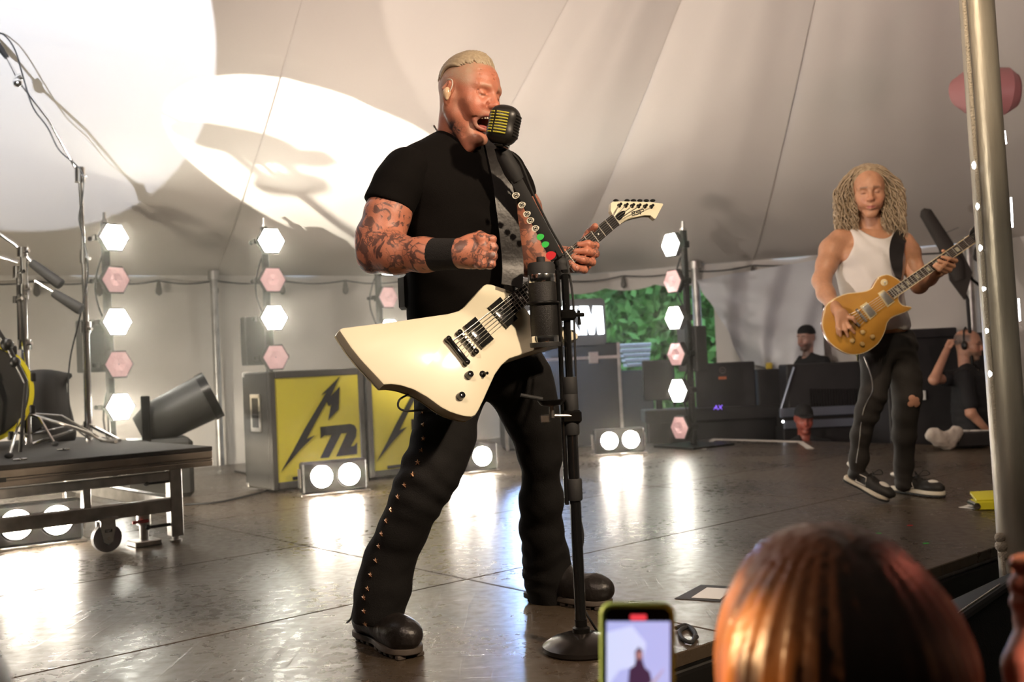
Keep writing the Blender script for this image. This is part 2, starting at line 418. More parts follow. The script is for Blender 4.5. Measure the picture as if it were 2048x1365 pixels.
fl = root('floor', S(.19, 1.22, -.04), kind='structure', label='dark scuffed stage deck of square-edged panels')
for i in range(len(UJ) - 1):
    for j in range(len(VJ) - 1):
        u0, u1, v0, v1 = UJ[i], UJ[i + 1], VJ[j], VJ[j + 1]
        if i == 0 and j > 3: continue
        if i == 5 and j > 3: continue
        if i == 5 and j == 3: v1 = 4.4
        mk('deck_panel', box(S((u0 + u1) / 2, (v0 + v1) / 2, -.02), (u1 - u0 - .007, v1 - v0 - .007, .04), STG, .003), FLOORM, fl, smooth=False)
mk('panel_joint_bed', box(S((UJ[0] + 5.07) / 2, 3.5, -.05), (5.07 - UJ[0] - .02, 6.95, .05), STG), ALU, fl)
mk('panel_joint_bed', box(S(5.38, 2.2, -.05), (.64, 4.36, .05), STG), ALU, fl)
struct('trim_1', box(S(-.7, .005, -.45), (12.8, .02, .78), STG), BLACK, label='black fascia board under the stage front edge')
struct('trim_2', join(box(S(5.71, 2.2, -.45), (.02, 4.4, .78), STG), box(S(5.39, 4.40, -.45), (.64, .02, .78), STG), box(S(5.06, 5.7, -.45), (.02, 2.6, .78), STG)), BLACK, label='black fascia board under the stage end')
struct('ground', box((0, 4, GROUND - .05), (60, 60, .1)), mat('grass_ground', (.05, .07, .03), .9, noise=(3, .8)), label='trampled dark ground around the stage')

TENT = mat('tent_canvas', (.80, .75, .69), .75, bump=(90, .10), noise=(1.2, .12), col2=(.66, .61, .56), spec=.2)
TENTE = 1.78
RING = [(-8.8, 5.2), (-5.6, 8.4), (-2.83, 9.85), (.62, 11.75), (4.55, 9.95), (8.0, 6.2), (9.0, 0), (6, -6), (-1, -8), (-7, -5.5), (-9.8, 0)]
RA, RB = Vector((1.86, 3.62, 4.9)), Vector((-5.5, .2, 4.9))
def ridge(p):
    d = RB - RA; t = max(0, min(1, ((V3((p[0], p[1], 0)) - V3((RA.x, RA.y, 0))).dot(V3((d.x, d.y, 0)))) / (d.x ** 2 + d.y ** 2))); return RA + d * t
ceil = root('ceiling', (0, 4, TENTE), kind='structure', label='cream canvas tent roof rising to a peak')
eave = []
for i in range(len(RING)):
    a, b = Vector((*RING[i], TENTE)), Vector((*RING[(i + 1) % len(RING)], TENTE)); n = max(1, round((b - a).length / 2.2))
    eave += [a + (b - a) * k / n for k in range(n)]
def roof_pt(a, b, s, t):
    e = a.lerp(b, s); r = ridge(a).lerp(ridge(b), s); q = e.lerp(r, t)
    q.z = TENTE + (4.9 - TENTE) * (t ** 1.18) - .05 * math.sin(math.pi * s) * math.sin(math.pi * min(1, t * 1.1)) + .012 * math.sin(s * 21 + t * 6) * math.sin(math.pi * t)
    return q
for i in range(len(eave)):
    a, b = eave[i], eave[(i + 1) % len(eave)]; ns, nt_ = 10, 18
    V = [tuple(roof_pt(a, b, s / ns, t / nt_)) for t in range(nt_ + 1) for s in range(ns + 1)]
    F = [[t * (ns + 1) + s, t * (ns + 1) + s + 1, (t + 1) * (ns + 1) + s + 1, (t + 1) * (ns + 1) + s] for t in range(nt_) for s in range(ns)]
    mk('roof_panel', (V, F), TENT, ceil, smooth=True)
    mk('roof_seam', tube([roof_pt(a, b, 0, t / 14) - Vector((0, 0, .004)) for t in range(15)], .006, 5, False), mat('canvas_seam', (.62, .57, .51), .8), ceil, smooth=True)
def wallseg(a, b, z0=GROUND, z1=TENTE, waves=1.0):
    n = max(6, int((b - a).length / .06)); m = 10; d = (b - a).normalized(); nn = Vector((d.y, -d.x, 0)); V, F = [], []; L = (b - a).length
    for k in range(m + 1):
        z = z0 + (z1 - z0) * k / m
        for i in range(n + 1):
            s = L * i / n; w = .022 * waves * (math.sin(s * 5.1 + .6 * math.sin(s * 1.7)) + .5 * math.sin(s * 11.3 + k * .15)) * (1 - .6 * k / m)
            p = a + (b - a) * i / n; V.append((p.x + nn.x * w, p.y + nn.y * w, z))
    for k in range(m):
        for i in range(n): q = k * (n + 1) + i; F.append([q, q + 1, q + n + 2, q + n + 1])
    return V, F
P3w, P4w = Vector((*RING[3], 0)), Vector((*RING[4], 0)); OPE = P3w.lerp(P4w, .40)
R_ = [Vector((*q, 0)) for q in RING]
WALLM = mat('tent_wall_canvas', (.78, .74, .69), .75, bump=(60, .10), noise=(1.5, .12), col2=(.62, .58, .54), spec=.2)
struct('wall_left', join(wallseg(R_[0], R_[1]), wallseg(R_[1], R_[2])), WALLM, label='pale canvas side wall behind the drum riser', smooth=True)
struct('wall_back', wallseg(R_[2], R_[3]), WALLM, label='pale canvas back wall behind the amplifiers', smooth=True)
struct('wall_right', join(wallseg(OPE, R_[4], waves=1.6), wallseg(R_[4], R_[5]), wallseg(R_[5], R_[6])), WALLM, label='grey canvas wall behind the technicians', smooth=True)
struct('wall_front', join(*[wallseg(R_[i], R_[(i + 1) % 11]) for i in (6, 7, 8, 9, 10)]), mat('dark_side', (.10, .09, .09), .9), label='dark tent side behind the audience', smooth=True)
# scalloped valance over the opening
V, F = [], []; nV = 60
for i in range(nV + 1):
    p = P3w.lerp(OPE, i / nV); dz = .17 + .05 * abs(math.sin(i / nV * math.pi * 3.0 + .4)) ** .7
    V += [(p.x, p.y - .03, TENTE), (p.x, p.y - .03, TENTE - dz)]
F = [[2 * i, 2 * i + 1, 2 * i + 3, 2 * i + 2] for i in range(nV)]
struct('trim_3', (V, F), WALLM, label='scalloped canvas valance over the tent opening', smooth=True)
# gathered flap tied back on the right of the opening
V, F = [], []; nu, nv = 40, 24
tl, tr = P(1388, 562, 11.0), P(1640, 520, 10.5); bl, br = P(1478, 725, 10.9), P(1640, 760, 10.4)
for j in range(nv + 1):
    t = j / nv
    for i in range(nu + 1):
        s = i / nu; le = tl.lerp(bl, t ** 1.25) ; re = tr.lerp(br, t); q = le.lerp(re, s)
        fold = .07 * math.sin((s * 5.5 + t * 2.2) * math.pi) * (1 - .5 * s) + .03 * math.sin((s * 3 - t * 6.5) * math.pi) * (1 - s)
        q.y += -.12 + fold - .10 * (1 - s) * math.sin(t * math.pi); V.append(tuple(q))
F = [[j * (nu + 1) + i, j * (nu + 1) + i + 1, (j + 1) * (nu + 1) + i + 1, (j + 1) * (nu + 1) + i] for j in range(nv) for i in range(nu)]
mk('tent_flap', (V, F), mat('flap_canvas', (.70, .72, .76), .55, bump=(16, .5)), label='crumpled canvas flap tied back beside the tent opening', cat='tent flap', smooth=True)
# side poles under the eave
def side_pole(p, lab, d=.035):
    t = root('tent_pole', (p.x, p.y, GROUND), lab, 'pole')
    mk('shaft', cyl((p.x, p.y, GROUND), (p.x, p.y, TENTE), d, 14), ALU, t); mk('cap', cyl((p.x, p.y, TENTE - .05), (p.x, p.y, TENTE + .03), d * 1.5, 14), STEEL, t)
side_pole(Vector((-2.80, 9.70, 0)), 'slim aluminium tent pole on the wall behind the floor spotlight')
side_pole(P(1398, 700, 10.95), 'white-lit tent pole between the green trees and the tied canvas flap', .045)
side_pole(P(1945, 650, 9.75), 'slim tent pole behind the dark boom shape and the man with headphones')
# festoon cord with bare bulbs under the eave
cord = root('festoon_cord', (0, 10, TENTE - .08), 'dark festoon cord with unlit bulbs along the tent eave', 'string light')
pts = []
for i in range(len(R_)):
    if i in (0, 1, 2, 3): pts += [R_[i].lerp(R_[i + 1], k / 6) for k in range(6)]
pts.append(R_[4]); pts2 = []
for i, p in enumerate(pts):
    q = p - Vector((p.x, p.y, 0)).normalized() * .12; q.z = TENTE - .06; pts2.append(q)
cp = []
for i in range(len(pts2) - 1):
    for k in range(6): s = k / 6; q = pts2[i].lerp(pts2[i + 1], s); q.z -= .03 * math.sin(math.pi * s); cp.append(q)
mk('cord', tube(cp, .008, 6), RUBBER, cord)
for q in pts2[3::1]:
    mk('bulb', lathe([(.01, .0), (.022, -.03), (.024, -.06), (.032, -.09), (.028, -.12), (.004, -.14)], q), mat('dim_bulb', (.10, .09, .08), .25), cord)

# ------------------------------------------------------------------ outside: trees, lawn seen through the opening
def leafy(c, rad, n, seed):
    rnd = np.random.RandomState(seed); d = rnd.normal(size=(n, 3)); d /= np.linalg.norm(d, axis=1)[:, None]; r = rnd.rand(n) ** .35
    ctr = np.array(c) + d * r[:, None] * np.array(rad); V, F = [], []
    a = rnd.normal(size=(n, 3)); a /= np.linalg.norm(a, axis=1)[:, None]; b = np.cross(a, rnd.normal(size=(n, 3))); b /= np.linalg.norm(b, axis=1)[:, None]; sz = .06 + .09 * rnd.rand(n)[:, None]
    V = np.stack([ctr - a * sz, ctr + b * sz * .45, ctr + a * sz, ctr - b * sz * .45], 1).reshape(-1, 3); return V, np.arange(4 * n).reshape(-1, 4)
LEAF = mat('leaf', (.22, .52, .11), .5, noise=(2.2, .8), col2=(.06, .22, .05))
for px, d, rad, seed, lab in ((1175, 16.5, (1.5, 1.2, 2.0), 1, 'green leafy tree outside the opening above the lit letter sign'), (1330, 15.5, (1.4, 1.0, 2.1), 2, 'green leafy tree outside behind the right-hand lamp tower'), (1470, 16.0, (1.5, 1.1, 2.2), 3, 'green leafy tree outside behind the tied canvas flap')):
    c = P(px, 640, d); t = root('leafy_tree', (c.x, c.y, GROUND), lab, 'tree', 'trees outside the tent')
    mk('trunk', tube([(c.x, c.y, GROUND), (c.x + .1, c.y, .2), (c.x - .05, c.y, 1.6)], [.16, .12, .05], 10), mat('bark', (.10, .07, .05), .9), t)
    mk('foliage', leafy((c.x, c.y, 1.0), rad, 5200, seed), LEAF, t, kind='stuff', smooth=False)

# ------------------------------------------------------------------ aluminium tent centre pole with rope and light string
pt, pb = P(1953, 0, 3.72), P(2033, 1110, 3.62); ax = (pb - pt)
base = pt + ax * ((GROUND - pt.z) / ax.z); top = pt + ax * ((4.85 - pt.z) / ax.z)
cp_ = root('tent_centre_pole', base, 'thick scuffed aluminium tent pole with rope and light string', 'pole')
POLEM = mat('scuffed_pole', (.62, .57, .48), .36, .4, noise=(9, .75), col2=(.26, .22, .17), bump=(30, .25), stretch=(1, 1, .18))
mk('tube', tube([base + (top - base) * k / 20 for k in range(21)], .060, 40), POLEM, cp_)
mk('base_plate', lathe([(.14, 0), (.14, .012), (.07, .02), (.068, .06)], base, UP, 32), STEEL, cp_)
rope = [P(1919 + 5 * math.sin(i * .2) * .2 + i * 85 / 40, -40 + i * 1130 / 40, 3.64) for i in range(41)]
rope = [p + Vector((0, -.02, 0)) for p in rope]
mk('rope', tube(catmull(rope, 2), .0075, 8), mat('rope_fibre', (.62, .54, .43), .9, bump=(160, .9)), cp_)
kn = P(2003, 1093, 3.6)
mk('rope_knot', join(sphere(kn, .022), sphere(kn + Vector((.006, 0, -.03)), .02), sphere(kn + Vector((-.004, 0, .03)), .018)), MATS['rope_fibre'], cp_)
mk('rope_tail', tube(catmull([kn, P(2008, 1140, 3.58), P(2014, 1190, 3.58), P(2024, 1230, 3.56)], 4), .008, 8), MATS['rope_fibre'], cp_)
LED = mat('led_dot', (1, 1, 1), .4, emit=((1, .98, 1.0), 6))
for i, (x, y) in enumerate([(1947, 331), (1955, 413), (1961, 496), (1968, 578), (1974, 662), (1980, 748)]):
    q = P(x + 1, y, 3.62); mk('light_string_bulb', sphere(q, (.008, .008, .014), 10), LED, cp_)
mk('light_wire', tube([P(1926 + 72 * k / 20, -40 + 1130 * k / 20, 3.66) for k in range(21)], .003, 6), WHITE, cp_)
for x, y, l in ((1994, 125, 42), (2008, 275, 26), (2021, 425, 60), (2036, 620, 45)):
    mk('light_strip', tube([P(x + 1, y - l / 2, 3.70), P(x + 4, y + l / 2, 3.69)], .004, 6), LED, cp_)
# ================================================================== LIGHT TOWERS
LIT = mat('lit_lamp_glass', (1, 1, 1), .3, emit=((1.0, .97, .84), 50))
BLIND = mat('lit_blinder_glass', (1, 1, 1), .3, emit=((1.0, .90, .76), 95))
DIM = mat('pink_lens_glow', (.85, .55, .55), .22, .55, emit=((1.0, .55, .55), .22), bump=(28, .6))  # pink reflections in the unlit lenses given as a faint glow
def hexa(c, fx, fy, fn, ap):       # flat-topped hexagon loop round c
    R = ap / math.cos(math.pi / 6); return [c + fx * (R * math.cos(math.pi / 3 * k)) + fy * (R * math.sin(math.pi / 3 * k)) for k in range(6)]
def hexlamp(t, c, ang, lit, ap=.093):
    fn = Vector((math.sin(ang), -math.cos(ang), -.02)).normalized(); fx = Vector((math.cos(ang), math.sin(ang), 0)); fy = fn.cross(-fx); fy = UP
    lp = mk('hexagon_lamp', prism(hexa(c, fx, fy, fn, ap * 1.12), fn, .05, .006), BLACK, t, smooth=False)
    V = [tuple(q) for q in hexa(c + fn * .004, fx, fy, fn, ap)] + [tuple(q) for q in hexa(c + fn * (.004 if lit else .010), fx, fy, fn, ap * .5)] + [tuple(c + fn * (.004 if lit else -.001))]
    F = [[k, (k + 1) % 6, 6 + (k + 1) % 6, 6 + k] for k in range(6)] + [[6 + k, 6 + (k + 1) % 6, 12] for k in range(6)]
    mk('lens', (V, F), LIT if lit else DIM, lp, smooth=False, label='blown-out white lens' if lit else 'pink faceted unlit lens, faint glow for its reflections')
    b = c - fn * .05
    mk('lamp_body', tube([b, b - fn * .05, b - fn * .08], [ap * .8, ap * .6, ap * .3], 12), BLACK, lp)
    mk('yoke', join(box(b + fx * .125 - fn * .02, (.012, .06, .04), rz(ang), .003), box(b - fx * .125 - fn * .02, (.012, .06, .04), rz(ang), .003), cyl(b + fx * .13 - fn * .02, b - fx * .13 - fn * .02, .007, 8)), BLACKM, lp)
def tower(lamps, d, face, lab, spigot=True, foot=0.0, boxat=None):
    """lamps: (px, py, lit) from the top down"""
    pts = [P(x, y, d) for x, y, _ in lamps]; a = math.radians(face); fn = Vector((math.sin(a), -math.cos(a), 0)); c0 = pts[0]
    cx = sum(p.x for p in pts) / len(pts); cy = d
    t = root('lamp_tower', Vector((cx, cy, foot)) - fn * .16, lab, 'lamp tower', 'hexagon lamp towers around the band')
    b = Vector((cx, cy, 0)) - fn * .16; ztop = pts[0].z + .14
    mk('post', box(b + Vector((0, 0, (foot + ztop) / 2)), (.05, .05, ztop - foot), rz(a), .006), BLACKM, t)
    if spigot: mk('spigot', join(cyl(b + UP * ztop, b + UP * (ztop + .07), .016, 12), cyl(b + UP * (ztop - .01), b + UP * (ztop + .01), .036, 12)), CHROME, t)
    mk('base', box(b + UP * (foot + .01), (.5, .5, .02), rz(a), .004), BLACKM, t)
    for (x, y, lit), p in zip(lamps, pts):
        q = Vector((cx, cy, p.z)); hexlamp(t, q, a, lit)
        mk('clamp', join(box(q - fn * .13, (.03, .07, .03), rz(a), .004), box(q - fn * .16, (.075, .075, .05), rz(a), .006), cyl(q - fn * .16 - Vector((math.cos(a), math.sin(a), 0)) * .11, q - fn * .16, .009, 8), sphere(q - fn * .16 - Vector((math.cos(a), math.sin(a), 0)) * .115, .02, 8)), BLACKM, t)
    if boxat is not None:
        q = Vector((cx, cy, P(lamps[0][0], boxat, d).z)) - fn * .26 - Vector((math.cos(a), math.sin(a), 0)) * .06
        mk('power_box', box(q, (.24, .14, .40), rz(a), .008), mat('grey_box', (.05, .05, .048), .5), t)
    mk('cable', tube(catmull([b + Vector((.03, .03, ztop - .1)), b + Vector((-.09, .0, ztop * .75)), b + Vector((.04, -.03, ztop * .5)), b + Vector((-.07, .02, ztop * .25)), b + Vector((.05, .03, foot + .04))], 6), .007, 6), RUBBER, t)
tower([(226, 475, 1), (231, 560, 0), (235, 644, 1), (239, 729, 0), (243, 814, 1)], 7.74, 46, 'lamp tower with hexagon lamps standing behind the drum riser', boxat=690)
tower([(540, 482, 1), (546, 560, 0), (549, 636, 1), (552, 715, 0), (556, 793, 1)], 8.35, 33, 'lamp tower with hexagon lamps rising behind the yellow speaker cabinets', boxat=680)
tower([(772, 530, 1), (777, 595, 0), (780, 660, 1), (784, 725, 0)], 9.7, 42, 'lamp tower mostly hidden behind the singer elbow and white guitar')
tower([(1338, 490, 1), (1345, 563, 0), (1349, 636, 1), (1353, 709, 0), (1356, 782, 1), (1361, 856, 0)], 8.95, -55, 'lamp tower with six hexagon lamps beside the tent opening', boxat=700)
# ------------------------------------------------------------------ two-lamp floor blinders
def blinder(p, ang, lab, r=.072, gap=.185):
    a = math.radians(ang); R = rz(a); fn = Vector((math.sin(a), -math.cos(a), .12)).normalized(); fx = Vector((math.cos(a), math.sin(a), 0)); c = p + UP * .115
    t = root('floor_blinder', p, lab, 'stage light', 'two-lamp blinders on the deck')
    mk('housing', box(c, (.43, .10, .205), R, .012), BLACK, t)
    for s in (-1, 1):
        q = c + fx * (s * gap / 2) + fn * .052
        lp = mk('lamp_ring', lathe([(r * 1.16, -.02), (r * 1.16, .004), (r * 1.02, .006)], q, fn, 28), BLACKM, t)
        mk('lamp_glass', lathe([(r, .006), (r * .8, .016), (r * .4, .022), (.002, .024)], q, fn, 28), BLIND, lp, label='glaring white lamp')
    mk('bracket', join(box(c + fx * .225, (.008, .05, .12), R), box(c - fx * .225, (.008, .05, .12), R), box(p + UP * .006, (.46, .12, .012), R, .002)), STEEL, t)
blinder(PZ(668, 987), 26, 'two-lamp floor blinder in front of the yellow speaker cabinet')
blinder(PZ(938, 946), 20, 'two-lamp floor blinder glaring between the singer legs')
blinder(PZ(1238, 909), 10, 'two-lamp floor blinder between the black rack and the lamp tower')
blinder(PZ(72, 1092), 34, 'two-lamp floor blinder glaring beneath the drum riser')
# ================================================================== DRUM RISER
RZ = .44
lu, lv = SI(PZ(352, 1084)); rc = PP(425, 893, S(0, lv - .04), EV); RZ = rc.z; ru, rv = SI(rc); RW, RD = 3.7, 2.2
WOODB = mat('riser_rail', (.42, .36, .30), .42, .5, noise=(7, .5), bump=(50, .15))
t = root('drum_riser', S(ru - RW / 2, rv + RD / 2, 0), 'low rolling drum riser on an aluminium frame', 'riser')
mk('deck', box(S(ru - RW / 2, rv + RD / 2, RZ - .011), (RW, RD, .022), STG, .003), mat('riser_carpet', (.055, .05, .045), .8, noise=(30, .5)), t)
for k, (z, hgt, off) in enumerate(((RZ - .040, .034, 0), (RZ - .064, .012, .006), (RZ - .084, .026, 0))):
    mk('edge_rail', box(S(ru - RW / 2, rv + .02 + off, z), (RW, .04, hgt), STG, .003), WOODB, t)
    mk('edge_rail', box(S(ru - .02 - off, rv + RD / 2 + .02, z), (.04, RD - .05, hgt), STG, .003), WOODB, t)
lu, lv = SI(PZ(352, 1084))
for du, dv in ((0, 0), (-1.2, 0), (-2.4, 0), (0, 1.6), (-1.2, 1.6), (-2.4, 1.6)):
    if du == -1.2: continue
    lg = mk('leg', box(S(lu + du, lv + dv, .20), (.062, .062, .34), STG, .004), ALU, t)
    mk('foot', join(cyl(S(lu + du, lv + dv, 0), S(lu + du, lv + dv, .012), .03, 14), cyl(S(lu + du, lv + dv, .01), S(lu + du, lv + dv, .05), .018, 12)), STEEL, lg)
for dv in (0, 1.6):
    mk('lower_beam', box(S(lu - 1.62, lv + dv, .185), (3.2, .05, .066), STG, .004), ALU, t)
    mk('upper_beam', box(S(lu - 1.55, lv + dv, .325), (3.1, .04, .045), STG, .004), ALU, t)
for du in (-.42, -.95, -1.5, -2.0):
    mk('upright', box(S(lu + du, lv, .26), (.035, .045, .10), STG, .003), STEEL, t)
for du in (0, -2.4):
    mk('cross_beam', box(S(lu + du, lv + .8, .185), (.05, 1.6, .066), STG, .004), ALU, t)
for zz in (.30, .09):
    mk('latch_pin', join(cyl(S(lu - .03, lv - .01, zz), S(lu - .13, lv - .01, zz), .008, 10), sphere(S(lu - .14, lv - .01, zz), .014, 8)), BLACKM, t)
mk('number_plate', box(S(lu - .86, rv - .004, RZ - .064), (.18, .004, .020), STG), BLACK, t)
mk('plate_number', text_geo('2', S(lu - .84, rv - .007, RZ - .071), EU, UP, .014, .0006), WHITE, t)
for du in (-.34, -1.9):
    c = S(lu + du, lv - .02, .07); cs = mk('caster', tube([c - EV * .024, c - EV * .018, c + EV * .018, c + EV * .024], [.055, .066, .066, .055], 26), mat('caster_rubber', (.09, .06, .07), .5), t)
    fk = [c + EU * x + UP * z - EV * .03 for x, z in ((-.020, -.016), (.0, -.03), (.020, -.016), (.034, .05), (.034, .085), (-.034, .085), (-.034, .05))]
    mk('fork', join(prism(fk, -EV, .006), prism([p + EV * .062 for p in fk], -EV, .006), box(c + UP * .09, (.09, .09, .012), STG)), STEEL, cs)
    mk('caster_mark', box(c - EV * .032 + UP * .035, (.034, .002, .014), STG), BLACK, cs)
    mk('caster_mark_text', text_geo('TAIT', c - EV * .0335 + UP * .0305 - EU * .0145, EU, UP, .009, .0004, sx=.9), WHITE, cs)
    mk('axle', cyl(c - EV * .034, c + EV * .034, .009, 12), CHROME, cs)
q = S(lu - .14, lv + .04, 0)
jk = mk('foot_jack', join(box(q + UP * .014, (.13, .12, .026), STG, .004), cyl(q + UP * .02, q + UP * .15, .022, 14), cyl(q + UP * .10, q + UP * .16, .034, 14)), STEEL, t)
mk('jack_lever', box(q + UP * .12 - EV * .04 - EU * .03, (.08, .012, .016), STG, .003), mat('red_lever', (.5, .03, .03), .4), jk)
# ================================================================== SPEAKER CABINETS WITH YELLOW FRONTS
YEL = mat('yellow_front', (.62, .56, .05), .55, noise=(3, .2), col2=(.55, .46, .05))
TOLEX = mat('black_tolex', (.05, .047, .042), .6, bump=(220, .3), noise=(4, .4), col2=(.09, .085, .075))
cu, cv = SI(PZ(546, 988)); CW, CD, CH = .745, .40, .80
fo = S(cu, cv, 0)
def zl(zx, zy): return PP(460 + zx / 4.875, 720 + zy / 4.875, fo - EV * .004, EV)
BOLT = [(495, 1100), (620, 880), (720, 690), (940, 320), (890, 345), (1070, 165), (982, 358), (1070, 262), (1060, 485), (958, 592), (988, 440), (960, 450), (945, 408), (840, 600), (750, 772), (832, 735), (690, 875)]
NUM = [(882, 655), (1175, 625), (1215, 640), (1235, 680), (1230, 750), (1180, 845), (1210, 840), (1240, 805), (1240, 920), (1035, 945), (1140, 715), (1085, 720), (965, 955), (880, 962), (990, 735), (920, 740), (885, 768)]
for k, lab in enumerate(('speaker cabinet with yellow front, bolt emblem and 72, its grey side bare', 'yellow-fronted speaker cabinet partly hidden behind the singer studded leg')):
    sh = EU * (k * (CW + .025)); c = S(cu + CW / 2, cv + CD / 2, CH / 2 + .02) + sh
    t = root('speaker_cabinet', S(cu + CW / 2, cv + CD / 2, 0) + sh, lab, 'speaker', 'yellow-fronted speaker cabinets')
    mk('body', box(c + EV * .012, (CW, CD - .024, CH), STG, .012), TOLEX, t)
    for s in (-1, 1):
        mk('frame_side', box(c + EU * (s * (CW / 2 - .022)) - EV * (CD / 2 - .01), (.044, .036, CH), STG, .006), TOLEX, t)
        mk('frame_rail', box(c + UP * (s * (CH / 2 - .024)) - EV * (CD / 2 - .01), (CW - .09, .036, .048), STG, .006), TOLEX, t)
    yf = mk('front_panel', box(c - EV * (CD / 2 - .008), (CW - .088, .012, CH - .096), STG), YEL, t, label='yellow front panel')
    mk('bolt_emblem', prism([zl(*q) + sh for q in BOLT], -EV, .003), BLACK, yf, smooth=False)
    mk('number_emblem', prism([zl(*q) + sh for q in NUM], -EV, .003), BLACK, yf, smooth=False)
    mk('label_strip', box(c - EV * (CD / 2 - .0) + UP * (-CH / 2 + .065) - EU * .12, (.20, .004, .022), STG), BLACK, yf)
    for s in ((-1,) if k == 0 else ()):
        hc = c + EU * (s * (CW / 2 + .003)) + UP * .12
        h = mk('side_handle', join(box(hc + UP * .115, (.008, .15, .03), STG, .003), box(hc - UP * .115, (.008, .15, .03), STG, .003), box(hc + EV * .06, (.008, .03, .26), STG, .003), box(hc - EV * .06, (.008, .03, .26), STG, .003)), STEEL, t)
        mk('handle_recess', box(hc, (.006, .10, .20), STG), BLACK, h)
        mk('grip', box(hc - UP * .02, (.014, .10, .025), STG, .005), RUBBER, h)
    for z in (-1, 1):
        mk('corner_cap', box(c + EU * (-CW / 2 + .016) + UP * (z * (CH / 2 - .016)) + EV * (CD / 2 - .03), (.04, .04, .04), STG, .008), STEEL, t)
# amplifier head/rack with the lit letter sign
RK = P(1115, 690, 9.5); ra = math.radians(6)
t = root('equipment_rack', (RK.x, RK.y + .3, 0), 'tall black equipment rack under the lit letter sign', 'rack')
mk('case', box((RK.x, RK.y + .3, RK.z / 2), (1.10, .6, RK.z), rz(ra), .02), mat('rack_black', (.012, .0115, .0125), .6, noise=(8, .4)), t)
mk('lid_strip', box((RK.x, RK.y + .3, RK.z * .86), (1.112, .612, .03), rz(ra), .004), STEEL, t)
for s in (-1, 1):
    mk('corner_post', box(rz(ra) @ Vector((s * .54, -.29, 0)) + Vector((RK.x, RK.y + .3, RK.z / 2)), (.03, .03, RK.z), rz(ra), .004), ALU, t)
    mk('latch', box(rz(ra) @ Vector((s * .3, -.305, 0)) + Vector((RK.x, RK.y + .3, RK.z * .86)), (.09, .02, .11), rz(ra), .006), STEEL, t)
sx = Vector((math.cos(ra), math.sin(ra), 0)); sn = Vector((math.sin(ra), -math.cos(ra), 0))
so = P(1126, 648, 9.42); a0, a1 = PP(1036, 603, so, sn), PP(1214, 690, so, sn)
sw = (a1 - a0).dot(sx); sh_ = a0.z - a1.z; sc_ = (a0 + a1) / 2
t = root('letter_sign', (sc_.x, sc_.y, sc_.z - sh_ / 2), 'black light box with glowing white SXM letters on the rack', 'sign')
rr = .04; lp = []
for qx, qz, a_ in ((1, 1, 0), (-1, 1, 90), (-1, -1, 180), (1, -1, 270)):
    for k in range(5):
        th = math.radians(a_ + k * 22.5); lp.append(sc_ + sx * (qx * (sw / 2 - rr) + rr * math.cos(th)) + UP * (qz * (sh_ / 2 - rr) + rr * math.sin(th)))
mk('sign_box', prism(lp, sn, .12, .008), mat('sign_box', (.05, .05, .055), .5), t)
LETT = mat('lit_letters', (1, 1, 1), .4, emit=((.80, .90, 1.0), 6))
def letter(poly, nm='letter'):
    mk(nm, prism([PP(x, y, so, sn) + sn * .012 for x, y in poly], sn, .012), LETT, t, smooth=False)
letter([(1158, 613), (1176, 613), (1183, 640), (1186, 613), (1204, 613), (1208, 668), (1196, 669), (1192, 632), (1188, 669), (1179, 669), (1170, 634), (1173, 670), (1162, 670)])
letter([(1117, 615), (1130, 615), (1137, 630), (1141, 614), (1155, 614), (1146, 641), (1161, 670), (1147, 671), (1139, 654), (1134, 672), (1120, 672), (1130, 643)])
letter([(1107, 618), (1070, 618), (1056, 624), (1052, 634), (1060, 645), (1090, 650), (1092, 656), (1086, 660), (1054, 660), (1056, 673), (1094, 672), (1107, 664), (1109, 650), (1100, 641), (1072, 637), (1070, 631), (1076, 629), (1108, 630)])
